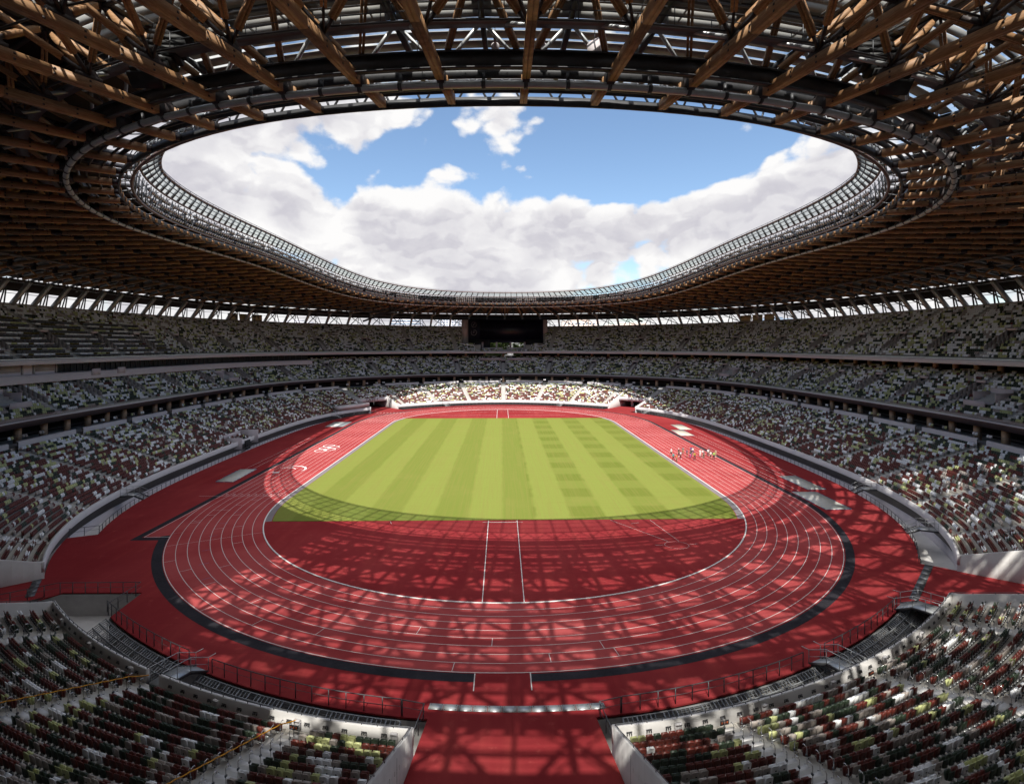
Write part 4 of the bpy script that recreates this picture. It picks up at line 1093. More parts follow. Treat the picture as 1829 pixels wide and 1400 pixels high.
def pan_mesh(mt):
    V = rbox(0, -.07, .50, .205, .04, .20); V[4:, 1] += .05; V[[4, 5, 6, 7], 2] += np.array((0, 0, 0, 0)); V2 = rbox(0, -.02, .68, .16, .03, .03)
    return mk_mesh('seat_pan', np.concatenate([V, V2]), [np.concatenate([BOXF, BOXF+8])], mt)
BK = [shell_mesh(k) for k in SEATM]; PN = [pan_mesh(k) for k in SEATM]
LEGV = np.concatenate([rbox(0, -.20, .17, .022, .035, .17), rbox(0, -.20, .012, .05, .09, .012), rbox(0, -.14, .33, .17, .02, .02)]); LEG = mk_mesh('seat_leg', LEGV, [np.concatenate([BOXF, BOXF+8, BOXF+16])], 'steel_dark')
CLIP = mk_mesh('row_plate', rbox(0, -.245, .315, .13, .03, .022), [BOXF], 'white_coping'); HOLE = mk_mesh('hand_slot', rbox(0.0, -.262, .56, .045, .012, .03), [BOXF], 'black_plastic')
CN = ['white', 'lime green', 'beige grey', 'very dark green', 'dark red brown']
ORD = ['front', 'second', 'third', 'fourth', 'fifth', 'sixth', 'seventh', 'eighth', 'ninth', 'tenth', 'eleventh', 'twelfth', 'thirteenth', 'fourteenth', 'fifteenth', 'sixteenth', 'seventeenth', 'eighteenth', 'nineteenth', 'twentieth', 'twenty-first', 'twenty-second', 'twenty-third', 'twenty-fourth', 'twenty-fifth', 'twenty-sixth', 'twenty-seventh', 'twenty-eighth', 'twenty-ninth', 'thirtieth']
cnt = {}
for r in sorted(own, key=lambda r: (r[1], r[2], r[3] if r[1] == 'near right' else -r[3])): cnt.setdefault((r[1], r[2], r[4]), []).append(r)
for (nm, j, blk), lst in cnt.items():
    inner = (blk == 0) if nm == 'near right' else (blk == 3)
    for i, r in enumerate(lst):
        side = 'right' if nm == 'near right' else 'left'
        wh = f'from the {side} tunnel wall' if inner else f'past the {side} aisle'
        if not inner and blk not in (1, 2): wh = f'in the outer {side} block'
        nth = ORD[min(i, 29)] if i else 'first'
        t = thing('stadium_seat', f'{CN[r[5]]} tip-up seat, {ORD[j]} row, {nth} {wh}', 'seat', 'tip-up seats in the near stands', tuple(r[6]))
        t.rotation_euler = (0, 0, math.atan2(r[7][1], r[7][0]))
        for me in (BK[r[5]], PN[r[5]], LEG, CLIP, HOLE):
            o = bpy.data.objects.new(me.name.split('.')[0], me); COL.objects.link(o); o.parent = t
# vomitories and platforms ------------------------------------------------------
def voms(parent, lst, O, Z, RD, RH, j0, j1):
    for x in lst:
        p, n_ = BASE.at(x, O+RD*j0)
        d, px, py = view(np.array([p]), np.array([Z]))
        if d[0] < 3 or px[0] < -200 or px[0] > 2050: continue
        b_ = MB(); an = math.atan2(n_[1], n_[0]); wl = RD*(j1-j0+1); h0 = .95
        for sg in (-1, 1):
            t_ = np.array((-n_[1], n_[0]))*sg*1.05; hh = RH*(j1-j0+1)
            for k in range(6):
                u0, u1 = wl*k/6, wl*(k+1)/6; A = n_*u0+t_; Bq = n_*u1+t_; tt = np.array((-n_[1], n_[0]))*.09
                za, zb_ = h0+hh*k/6, h0+hh*(k+1)/6; zl = -.2
                b_.raw([(*(A-tt), zl), (*(Bq-tt), zl), (*(Bq+tt), zl), (*(A+tt), zl), (*(A-tt), za), (*(Bq-tt), zb_), (*(Bq+tt), zb_), (*(A+tt), za)], BOXF)
        o = b_.build('stairwell_wall', 'concrete', parent); o.location = (p[0], p[1], Z+RH*j0)
        b_ = MB(); b_.box((wl*.98, 0, RH*(j1-j0+1)*.5+.2), (.2, 2.1, RH*(j1-j0+1)+1.4)); k = b_.build('stairwell_opening', 'dark_void', parent); k.location = o.location; k.rotation_euler = (0, 0, an)
        b_ = MB(); b_.box((wl*.98, 0, RH*(j1-j0+1)+.95), (.3, 2.3, .5)); b_.box((wl*.45, 0, .1), (wl, 1.9, .1)); k = b_.build('stairwell_head', 'light_wall', parent); k.location = o.location; k.rotation_euler = (0, 0, an)
voms(mid, VOM2, O2, Z2, RD2, RH2, 4, 10); voms(upp, VOM3, O3, Z3, RD3, RH3, 3, 8)
for x, _ in PLAT:
    p, n_ = BASE.at(x, O2+RD2*3); an = math.atan2(n_[1], n_[0]); z = Z2+RH2*3
    b_ = MB(); b_.box((2.6, 0, .9), (5.2, 5.0, .12)); b_.box((.05, 0, .75), (.14, 5.0, 1.3)); 
    for y in (-2.5, 2.5): b_.box((3.6, y, 1.9), (3.4, .16, 2.2))
    b_.box((5.2, 0, 2.2), (.15, 5.0, 2.9))
    k = b_.build('camera_platform', 'light_wall', mid); k.location = (p[0], p[1], z); k.rotation_euler = (0, 0, an)
# aisles on the upper tiers: pale step lines and handrails
b2, b3 = MB(), MB()
for x in AISLES:
    for (bb, O, Z, RD, RH, NR) in ((b2, O2, Z2, RD2, RH2, NR2), (b3, O3, Z3, RD3, RH3, NR3)):
        if 55 < x < L-55 and not (bb is b3 and qa < x < qb):
            for j in range(NR):
                p, n_ = BASE.at(x, O+RD*(j+.8)-.1); bb.box((p[0], p[1], Z+RH*j+RH*.25), (RD*.45, 1.05, RH*.5), math.atan2(n_[1], n_[0]))
b2.build('aisle_steps', 'pale_concrete', mid); b3.build('aisle_steps', 'pale_concrete', upp)
# ledge and boxes between the tiers on the left: pale wall, hospitality glass
ql0, ql1 = BASE.near(-52, 112), BASE.near(-50, -30)
vip = thing('hospitality_boxes', 'pale hospitality boxes and glazing between the left tiers', 'boxes')
mb = MB(); sweep(mb, [(31.2, 17.4), (31.2, 19.0), (31.5, 19.05), (38, 19.05)], ql0, ql1, 0, 1.6); mb.build('ledge', 'white_coping', vip)
qg = BASE.near(-64.5, 30)
mb = MB(); sweep(mb, [(34.5, 19.05), (34.5, 21.4)], ql0, qg, 0, 2.0); mb.build('window_wall', 'glass_dark', vip)
mb = MB()
for x in np.arange(ql0, qg, 1.7):
    p, n_ = BASE.at(x, 34.4); mb.box((p[0], p[1], 20.2), (.12, .1, 2.3), math.atan2(n_[1], n_[0]))
mb.build('mullion', 'steel_grey', vip)
mb = MB(); sweep(mb, [(33.0, 19.05), (33.0, 21.2)], qg, ql1, 0, 1.6); mb.build('box_wall', 'light_wall', vip)
mb = MB()
for x in np.arange(qg+2.5, ql1, 8.0):
    for u in (-2.7, 2.7):
        p, n_ = BASE.at(x+u, 32.9); mb.box((p[0], p[1], 20.15), (.3, .35, 2.0), math.atan2(n_[1], n_[0]))
    p, n_ = BASE.at(x, 32.93); mb.box((p[0], p[1], 20.4), (.16, 5.0, 1.5), math.atan2(n_[1], n_[0]))
mb.build('shutter', 'concrete', vip)
mb = MB()
for x in (qg-9, qg-17): 
    p, n_ = BASE.at(x, 31.1); mb.box((p[0], p[1], 18.9), (.2, 2.6, 1.5), math.atan2(n_[1], n_[0]))
mb.build('balcony_panel', 'light_wall', vip)
# press desks
dk = MB(); ds = MB()
for j in range(0, 15):
    if j % 3 == 2 and False: continue
    q, blk = row_seats(DESK[0], DESK[1], O3+RD3*j+.4, 1.35)
    if j % 2: 
        continue
    p, n_ = BASE.at(q, O3+RD3*j+.30); cc = colour(3, .4, len(q))
    cc = np.where(cc == 3, 7, cc)
    X = np.c_[n_[:, 1], -n_[:, 0], np.zeros(len(p))]; 
    ds.boxes(np.c_[p+n_*.1, np.full(len(p), Z3+RH3*j+.82)], X*.66, np.c_[n_*.06, np.zeros(len(p))], np.tile((0, 0, .22), (len(p), 1)), cc)
    dk.boxes(np.c_[p-n_*.25, np.full(len(p), Z3+RH3*j+.62)], X*.68, np.c_[n_*.30, np.zeros(len(p))], np.tile((0, 0, .03), (len(p), 1)))
    dk.boxes(np.c_[p-n_*.5, np.full(len(p), Z3+RH3*j+.34)], X*.68, np.c_[n_*.03, np.zeros(len(p))], np.tile((0, 0, .3), (len(p), 1)))
t = thing('press_seating', 'press desks with long coloured chair backs in the upper left tier', 'press seats')
M['olive'] = mat('olive', (.10, .08, .015), .6)[0]
o = ds.build('chair_backs', SM+['olive'], t); o['kind'] = 'stuff'; dk.build('desk', 'steel_grey', t)
# wheelchair-row rail and loose seats on the concourse behind the lower tier
mb = MB(); q = np.arange(0, L, 2.2); mb.poly(P3(q, 20.6, 9.6), .03, 4, 0, True); mb.poly(P3(q, 20.6, 9.1), .02, 4, 0, True)
mb.build('concourse_rail', 'steel_grey', mid)
cs = MB()
for x in np.arange(60, L-60, 3.1):
    if rng.random() < .35: continue
    p, n_ = BASE.at(x+rng.uniform(-.8, .8), 21.6); Y = np.array((-n_[0], -n_[1], 0)); Xx = np.cross(Y, (0, 0, 1.))
    for k in (-.3, .3): cs.inst(LO[0], LO[1], [(p[0]+Xx[0]*k, p[1]+Xx[1]*k, 8.5)], [Xx], [Y], [(0, 0, 1)], int(rng.choice([0, 1, 0, 2])))
o = cs.build('concourse_seats', SM, mid); o['kind'] = 'stuff'
# ================================================================== SCOREBOARD and far centre
YS = 181.0
sb = thing('scoreboard', 'big black video screen with two clock dials at the far end', 'scoreboard', None, (1.3, YS, 26.3))
b_ = MB(); b_.box((0, .6, 5.85), (37.6, 1.2, 11.7)); b_.box((1.8, -.15, .35), (32.6, .5, .7)); b_.build('housing', 'screen_frame', sb)
b_ = MB(); b_.box((2.5, -.08, 6.45), (31.2, .12, 10.0)); b_.build('screen', 'screen_black', sb)
b_ = MB()
for k in range(1, 8): b_.box((2.5-15.6+31.2*k/8, -.15, 6.45), (.05, .03, 10.0))
for k in range(1, 4): b_.box((2.5, -.152, 1.45+2.5*k), (31.2, .03, .05))
b_.box((2.5, -.2, 11.6), (31.8, .2, .25)); b_.box((2.5, -.2, 1.3), (31.8, .2, .25)); b_.build('screen_seams', 'screen_frame', sb)
for dz_, nm in ((9.0, 0), (5.1, 1)):
    d_ = MB(); c = np.array((-16.0, -.12, dz_))
    for k in range(12 if nm == 0 else 40):
        a = k*2*math.pi/(12 if nm == 0 else 40)
        if nm and k > 33: continue
        u = np.array((math.sin(a), 0, math.cos(a))); r0, r1 = (1.05, 1.5) if nm == 0 else (1.25, 1.45); d_.beams([c+u*r0], [c+u*r1], .1, .06 if nm else .12, 0, (0, 1, 0))
    for a, ln in (((.3, .95), (4.0, .75)) if nm == 0 else ((0.05, .9), (-1.5, .5))):
        u = np.array((math.sin(a), 0, math.cos(a))); d_.beams([c-u*.15], [c+u*ln], .1, .12, 0, (0, 1, 0))
    d_.build('clock_dial', 'white_paint', sb)
rw = thing('recess_wall', 'pale walls and pillars framing the recess under the scoreboard', 'wall', None, (1.3, YS, 22))
b_ = MB()
for x in (-20.3, 20.3): b_.box((x-(.1 if x < 0 else 1.0), 1.6, 9.7), (3.6, 1.0, 12.4), 0)
b_.build('side_panel', 'light_wall', rw)
b_ = MB(); 
for x in (-11.6, -4.6, 2.4, 9.4): b_.box((x-.0, -1.8, 2.6), (.85, .8, 4.0))
b_.build('pillar', 'light_wall', rw)
b_ = MB()
for x0, x1 in ((-11, -1.6), (.4, 9.2)): b_.box(((x0+x1)/2, -6.4, 1.35), (x1-x0, .2, 1.1)); 
for x0, x1 in ((-13, -2), (1, 12)): b_.box(((x0+x1)/2, -8.0, -3.7), (x1-x0, .2, 1.1))
b_.build('balcony', 'light_wall', rw)
b_ = MB()
for x0, x1 in ((-18.5, -7.8), (9.8, 18.5), (-.0, .0)): 
    if x1 > x0: b_.box(((x0+x1)/2, -1.7, 3.0), (x1-x0, .2, 5.6))
b_.build('dark_glass', 'glass_dark', rw)
# trees behind the far end, seen through the openings
def tree(x, y, h_, r, label, dens_=900):
    t = thing('tree', label, 'tree', 'trees behind the far stand', (x, y, -7))
    b_ = MB(); b_.tubes([(0, 0, 0)], [(0, 0, h_*.55)], .35, 7, 0, .2)
    for k in range(7):
        a = k*2.4; b_.tubes([(0, 0, h_*(.3+.04*k))], [(math.cos(a)*r*.6, math.sin(a)*r*.6, h_*(.55+.05*k))], .13, 5, 0, .04)
    b_.build('trunk', 'bark', t)
    n = dens_; cl = rng.normal(0, 1, (26, 3))*np.array((r*.45, r*.45, h_*.13))+np.array((0, 0, h_*.74))
    P = cl[rng.integers(0, 26, n)]+rng.normal(0, 1, (n, 3))*r*.18; A = unit(rng.normal(0, 1, (n, 3))); Bq = unit(np.cross(A, rng.normal(0, 1, (n, 3)))); sz = rng.uniform(.25, .55, (n, 1))
    V = np.stack([P-A*sz, P-Bq*sz*.6, P+A*sz, P+Bq*sz*.6], 1).reshape(-1, 3); F = np.arange(4*n).reshape(-1, 4)
    c = MB(); c.raw(V, F); c.build('crown', 'leaf', t)
for x, y, h_, r, lab in ((-6, 216, 41, 5.5, 'leafy green tree left of centre beyond the far stand'), (1, 214, 43, 6, 'leafy green tree at centre beyond the far stand'), (8.5, 218, 40, 5.5, 'leafy green tree right of centre beyond the far stand'), (-13, 224, 38, 5, 'leftmost leafy tree beyond the far stand openings'), (16, 222, 39, 5, 'rightmost leafy tree beyond the far stand openings')):
    tree(x, y, h_, r, lab, 7000)
# distant buildings seen in the gap under the eaves
def tower(x, y, wd, dp, h_, mt, lab, fl=3.2, glassy=False):
    t = thing('building', lab, 'building', 'city buildings beyond the stadium', (x, y, -7)); b_ = MB(); b_.box((0, 0, h_/2), (wd, dp, h_)); b_.build('wall', mt, t)
    w_ = MB(); nb = int(wd/3.4)
    for k in range(1, int(h_/fl)):
        if k*fl < 25: continue
        if glassy: w_.box((0, -dp/2-.03, k*fl+1.2), (wd-1, .12, 1.7))
        else:
            for i in range(nb): w_.box((-wd/2+(i+.5)*wd/nb, -dp/2-.03, k*fl+1.4), (wd/nb*.5, .12, 1.7))
    w_.build('window', 'bld_glass', t); r_ = MB(); r_.box((0, 0, h_+1), (wd*.5, dp*.5, 2)); r_.build('roof_plant', mt, t)
for a in ((-108, 520, 34, 20, 66, 'bld_grey', 'grey glassy tower left of the scoreboard in the gap'), (-72, 640, 30, 20, 69, 'bld_grey', 'pale ribbed tower left of the scoreboard'), (-40, 600, 20, 18, 62, 'bld_pink', 'small pinkish tower just left of the scoreboard'),
          (75, 430, 34, 20, 55, 'bld_pink', 'cream apartment block just right of the scoreboard'), (128, 440, 52, 20, 52, 'bld_pink', 'wide cream apartment block right of the scoreboard'), (190, 470, 40, 20, 50, 'bld_grey', 'low grey block far right of the scoreboard'), (-250, 560, 40, 20, 60, 'bld_grey', 'grey tower in the left gap beyond the upper tier'), (330, 560, 36, 24, 64, 'bld_glass', 'blue glass tower in the right gap beyond the upper tier')):
    tower(*a, glassy=('glass' in a[6]))
# yellow boards leaning in the gap at the back of the upper tier
for px0, px1, lab in ((460, 475, 'left'), (479, 503, 'middle'), (505, 523, 'right')):
    pass
def board(s0, s1, lab):
    p0, p1 = BASE.at(s0, 49.6)[0], BASE.at(s1, 49.6)[0]; c = (p0+p1)/2
    t = thing('backing_board', lab, 'board', 'yellow boards behind the upper tier', (c[0], c[1], 34.7)); b_ = MB(); d_ = unit(p1-p0)*.5
    b_.boxes([(0, 0, 1.35)], [(*( (p1-p0)/2), 0)], [(-d_[1]*.12, d_[0]*.12, 0)], [(0, 0, 1.25)]); b_.build('panel', 'board_yellow', t)
    b_ = MB(); b_.tubes([(-(p1-p0)[0]*.45, -(p1-p0)[1]*.45, 0), ((p1-p0)[0]*.45, (p1-p0)[1]*.45, 0)], [(-(p1-p0)[0]*.45, -(p1-p0)[1]*.45, 2.6), ((p1-p0)[0]*.45, (p1-p0)[1]*.45, 2.6)], .05, 5); b_.build('frame', 'steel_grey', t)
sb0 = BASE.near(-58, 99)
for k, nm in enumerate(('left', 'middle', 'right')):
    board(sb0-2.6*k*1.15, sb0-2.6*k*1.15-2.5, f'{["rightmost", "middle", "leftmost"][0] if False else {"left":"leftmost","middle":"middle","right":"rightmost"}[nm]} yellow board in the left gap under the eaves')
    board(L-(sb0-2.6*k*1.15), L-(sb0-2.6*k*1.15-2.5), f'{ {"left":"rightmost","middle":"middle","right":"leftmost"}[nm]} yellow board in the right gap under the eaves')

# ================================================================== RAILINGS
def railing(name, label, pts, h_=1.1, post=1.5, r=.028, mid_=True, group=None, mt='steel_grey', drop=0.0, wires=1):
    P = np.asarray(pts, float); c = P[0].copy(); t = thing(name, label, 'railing', group, tuple(c)); P = P-c
    d = np.concatenate([[0], np.cumsum(np.linalg.norm(np.diff(P, axis=0), axis=1))]); n = max(2, int(d[-1]/post)+1)
    Q = np.stack([np.interp(np.linspace(0, d[-1], n), d, P[:, k]) for k in range(3)], 1); up_ = np.array((0, 0, h_))
    b_ = MB(); b_.poly(P+up_, r*1.25, 6) if len(P) > 1 else None; b_.build('top_rail', mt, t)
    b_ = MB(); b_.beams([(0, 0, -drop)], [(0, 0, h_)], r*2.2, r*1.6); po = b_.build('post', mt, t); po.location = Q[0]
    for k_, qq in enumerate(Q[1:]):
        if k_ > 98: break
        pc = po.copy(); COL.objects.link(pc); pc.parent = t; pc.location = qq
    if mid_:
        b_ = MB()
        for k in range(wires): b_.poly(P+up_*(.55 if wires == 1 else (.25+.25*k)), r*.6, 4)
        b_.build('mid_rail', mt, t)
    return t
def arc(s0, s1, o, z=0, n=40): return P3(np.linspace(s0, s1, n), o, z)
def refine(pts, k=1): return pts
# track-side railings round the moat
railing('railing', 'grey railing above the moat left of the near tunnel', arc(L-8.1, L-25.3, -3.45), 1.1, 1.25, wires=1)
railing('railing', 'grey railing above the moat right of the near tunnel', arc(8.1, 25.3, -3.45), 1.1, 1.25, wires=1)
railing('railing', 'grey railing above the moat at lower left beside the stair', arc(L-28.2, L-44.0, -3.45), 1.1, 1.25)
railing('railing', 'grey railing above the moat at lower right beside the stair', arc(28.2, 43.0, -3.45), 1.1, 1.25)
railing('railing', 'grey railing round the concrete pit at the left gap', [(-49.5,-36.3,0), (-45.5,-33.5,0), (-37.3,-33.5,0), (-37.3,-38.0,0)], 1.1, 1.25)
railing('railing', 'short return railing at the left side of the near tunnel', [P3(L-8.0, -3.4, 0), P3(L-6.3, -3.2, 0), P3(L-6.3, -.2, 0)], 1.1, 1.3)
railing('railing', 'short return railing at the right side of the near tunnel', [P3(8.0, -3.4, 0), P3(6.3, -3.2, 0), P3(6.3, -.2, 0)], 1.1, 1.3)
for a, b, lab in ((gN[1]+.6, gF[0]-.6, 'long low railing between the red floor and moat on the right'), (L-gF[0]+.6, BASE.near(-57.0, -17.3), 'long low railing between the red floor and moat on the left'), (gF[1]+.6, L-gF[1]-.6, 'low railing before the sunlit far stand')):
    railing('railing', lab, arc(a, b, -3.4, -.25, 160), 1.15, (1.5 if abs(b-a) < 140 else abs(b-a)/98.), .03, True)
_q = BASE.near(-57.0, -17.3); railing('railing', 'short return railing where the left moat ends against the parapet', [P3(_q, -3.4, 0), P3(_q, -1.8, 0), P3(_q, -.2, 0)], 1.1, 1.2)
# parapet top rail on the near stands, wall rails
for nm, a, b in (('right', HT+.2, gN[0]-.2), ('left', L-gN[0]+.2, L-HT-.2)):
    segs = [(a, b)] if nm == 'right' else [(a, L-26.6-.8), (L-26.6+.8, b)]
    for k, (c_, d_) in enumerate(segs):
        railing('parapet_rail', f'thin handrail on the {"inner" if (nm=="right" or k==1) else "outer"} {nm} near parapet', arc(c_, d_, .12, 1.72), .16, 1.0, .02, False)
    qw = HT+.14 if nm == 'right' else L-HT-.14
    os_ = np.linspace(.2, 17, 20); P = np.array([P3(qw, o, max(1.75, .8+max(0, (o-ROW0))*RH1/RD1+1.0)) for o in os_])
    railing('wall_rail', f'thin rail along the {nm} tunnel wall top', P, .14, 1.6, .02, False)
    qg_ = gN[0]-.14 if nm == 'right' else L-gN[0]+.14
    P = np.array([P3(qg_, o, max(1.75, .8+max(0, (o-ROW0))*RH1/RD1+1.0)) for o in os_])
    railing('wall_rail', f'thin rail on the end wall by the near {nm} gap', P, .14, 1.6, .02, False)
# fittings on the inner face of the near parapets
for nm, a, b in (('right', HT+1.0, gN[0]-1.0), ('left', L-gN[0]+1.0, L-HT-1.0)):
    st = stands['near '+nm]; sh = np.array(st.location); k = 0
    xs = np.arange(a, b, 1.28)
    for x in xs:
        p, n_ = BASE.at(x, .31); an = math.atan2(n_[1], n_[0])
        if nm == 'left' and abs(x-(L-26.6)) < 1.1: continue
        b_ = MB()
        for u in (-.14, 0, .14): b_.box((.02, u, -.06-abs(u)*.25), (.08, .045, .13))
        b_.box((0, 0, .02), (.04, .36, .03)); o = b_.build('cup_bracket', 'steel_dark', st); o.location = (p[0]-sh[0], p[1]-sh[1], 1.42); o.rotation_euler = (0, 0, an)
        k += 1
        if k % 5 == 3:
            p2, _ = BASE.at(x+.64, .30); b_ = MB(); b_.box((.06, 0, 0), (.14, .42, .5)); b_.box((.10, 0, .27), (.22, .42, .06)); o = b_.build('vent_hood', 'white_coping', st); o.location = (p2[0]-sh[0], p2[1]-sh[1], 1.3); o.rotation_euler = (0, 0, an)
def psign(x, o_, z, lab):
    p, n_ = BASE.at(x, o_); t = thing('row_sign', lab, 'sign', 'small aisle signs on the near parapets', (p[0], p[1], z)); t.rotation_euler = (0, 0, math.atan2(n_[1], n_[0]))
    b_ = MB(); b_.box((0, 0, .78), (.04, .62, .28)); b_.build('plate', 'dark_fascia', t); b_ = MB(); b_.box((.0, 0, .33), (.035, .05, .66)); b_.build('post', 'steel_grey', t)
    b_ = MB()
    for u in (-.19, 0, .19): b_.box((.024, u, .78), (.01, .10, .13))
    b_.build('marking', 'orange_sign', t)
psign(L-13.4, 1.0, .8, 'small dark aisle sign with orange marks left of the tunnel'); psign(13.1, 1.0, .8, 'small dark aisle sign with orange marks right of the tunnel'); psign(26.4, 1.0, .8, 'small dark aisle sign with orange marks by the lower right stair')
# aisle end posts: chrome hooped stanchions at the row ends in the near stands
posts = 0
HOOP = MB(); HOOP.poly([(0, 0, 0), (0, 0, .92), (0, .05, 1.0), (0, .22, 1.02), (0, .28, .95)], .022, 6); HOOP.beams([(0, 0, .02)], [(0, .14, .02)], .08, .03); ho = HOOP.build('hoop', 'chrome'); hme = ho.data; bpy.data.objects.remove(ho)
KN = MB(); KN.box((0, .02, .55), (.07, .12, .1)); ko = KN.build('bracket', 'steel_grey'); kme = ko.data; bpy.data.objects.remove(ko)
for x, nm, lb in ((13.4, 'right', 'inner right'), (26.6, 'right', 'middle right'), (39.8, 'right', 'outer right'), (L-13.4, 'left', 'inner left'), (L-26.6, 'left', 'middle left'), (L-39.8, 'left', 'outer left')):
    for j in range(1, NR1):
        for sg in (-1, 1):
            off = o1(j)+.25; fac = 1+off/95.
            p, n_ = BASE.at(x+sg*.62/fac, off); z = z1(j)
            d, px, py = view(np.array([p]), np.array([z+.5]))
            if d[0] < 3 or not (-20 < px[0] < 1850) or py[0] > 1420: continue
            t = thing('aisle_post', f'chrome hooped post, {ORD[j]} row, {"tunnel" if (sg*(1 if x < L/2 else -1) < 0) else "outer"} side of the {lb} aisle', 'post', 'chrome posts along the aisles', (p[0], p[1], z)); t.rotation_euler = (0, 0, math.atan2(n_[1], n_[0])+math.pi/2)
            for me, nn in ((hme, 'hoop'), (kme, 'bracket')):
                o = bpy.data.objects.new(nn, me); COL.objects.link(o); o.parent = t
# yellow ropes tied along two left aisles
for x, lab in ((L-13.4-.66, 'yellow rope sagging up the inner left aisle'), (L-26.6-.66, 'yellow rope sagging up the middle left aisle')):
    P = [P3(x+.4, .3, 1.55)]
    for j in range(1, 19):
        fac = 1+(o1(j)+.25)/95.; A = P3(x+.66-.62/fac-.0, o1(j)+.25, z1(j)+.9); P.append(A)
    Q = []
    for a_, b_ in zip(P[:-1], P[1:]):
        for u in (0, .25, .5, .75): m_ = a_+(b_-a_)*u; m_ = m_.copy(); m_[2] -= .035*4*u*(1-u); Q.append(m_)
    c = Q[0].copy(); b_ = MB(); b_.poly(np.array(Q)-c, .035, 6); o = b_.build('yellow_rope', 'yellow_rope', smooth=True); o.location = c; tag(o, lab, 'rope', 'yellow ropes on the left aisles')
# steel staging frames folded in the near moat
def staging(s0, s1, lab, shallow=False):
    c = P3((s0+s1)/2, -1.8, -1.0); t = thing('steel_staging', lab, 'staging', 'steel staging frames in the near moat', tuple(c))
    rails = MB(); bars = MB(); n_ = int(abs(s1-s0)/.34); q = np.linspace(s0, s1, n_)
    steps = [(-3.05, -.12), (-2.55, -.30), (-2.05, -.52), (-1.5, -.78), (-1.0, -1.06), (-.5, -1.35)]
    for o_, z_ in steps:
        P = arc(s0, s1, o_, z_, 30)-c; rails.poly(P, .055, 5); rails.poly(P+np.array((0, 0, -.30)), .03, 4)
        rails.poly(P+np.array((0, 0, -.12))*1.0, .025, 4)
    rails.build('long_rail', 'steel_mid', t)
    for i, x in enumerate(q):
        if i % 9 == 8: continue
        jt = rng.uniform(-.05, .05); A, Bq = P3(x, -3.05, -.10)-c, P3(x+jt, -.55, -1.33)-c; bars.beams([A], [Bq], .05 if i % 3 else .10, .05)
        if i % 3 == 0:
            for o_, z_ in steps[::2]: bars.tubes([P3(x, o_, -2.25)-c], [P3(x, o_, z_)-c], .03, 5)
            bars.tubes([P3(x, -3.0, -2.2)-c], [P3(x+.8*(1 if s1 > s0 else -1), -1.0, -1.1)-c], .02, 4)
    bars.build('cross_bar', 'steel_mid', t)
staging(8.0, 25.9, 'grey steel staging frames in the moat right of the tunnel'); staging(26.1, 46.0, 'grey steel staging frames in the moat at lower right')
staging(L-8.0, L-26.2, 'grey steel staging frames in the moat left of the tunnel'); staging(L-28.6, L-42.8, 'grey steel staging frames in the moat at lower left')
# bridges / stairs from the parapet to the red floor
def bridge(x, lab, w_=1.5):
    p, n_ = BASE.at(x, -1.6); an = math.atan2(n_[1], n_[0]); t = thing('steel_stair', lab, 'stair', 'steel stairs over the moat', (p[0], p[1], 0)); t.rotation_euler = (0, 0, an)
    b_ = MB(); b_.box((.6, 0, .72), (2.2, w_, .08))
    for k in range(5): b_.box((-.65-.26*k, 0, .60-.14*k), (.28, w_, .05))
    b_.build('tread', 'steel_light', t)
    b_ = MB()
    for y in (-w_/2, w_/2): b_.beams([(-.5, y, .66)], [(-1.9, y, -.04)], .06, .24); b_.beams([(-.5, y, .66)], [(1.6, y, .66)], .06, .2)
    b_.build('stringer', 'steel_dark', t)
    b_ = MB()
    for y in (-w_/2, w_/2):
        b_.poly([(1.6, y, 1.8), (-.5, y, 1.8), (-1.9, y, 1.08), (-2.5, y, 1.08)], .03, 6); b_.poly([(1.6, y, 1.25), (-.5, y, 1.25), (-1.9, y, .55)], .02, 5)
        for xx, z0, z1_ in ((1.5, .7, 1.8), (.5, .7, 1.8), (-.5, .7, 1.8), (-1.9, 0, 1.08)): b_.tubes([(xx, y, z0)], [(xx, y, z1_)], .03, 5)
    b_.build('handrail', 'steel_light', t)
bridge(L-26.6, 'steel stair bridging the moat at lower left below the yellow rope'); bridge(26.9, 'steel stair bridging the moat at lower right'); bridge(43.4, 'steel stair at the right end of the near right stand', 2.0)
for x in (BASE.near(62, 1.5), BASE.near(56, -18.5), BASE.near(53, 108)): bridge(x, {0: 'steel stair crossing the moat on the right side', 1: 'steel stair by the near right gap end wall', 2: 'small stair at the far end of the right stand'}[[BASE.near(62, 1.5), BASE.near(56, -18.5), BASE.near(53, 108)].index(x)], 1.6)
bridge(BASE.near(-62.6, 0), 'steel stair crossing the moat at the near end of the left stand', 1.8); bridge(BASE.near(-59, 98), 'pale stair crossing the moat at the far left stand', 1.8)
bridge(BASE.near(-24, 134), 'left pale stair before the far stand', 2.2); bridge(BASE.near(24, 134), 'right pale stair before the far stand', 2.2)
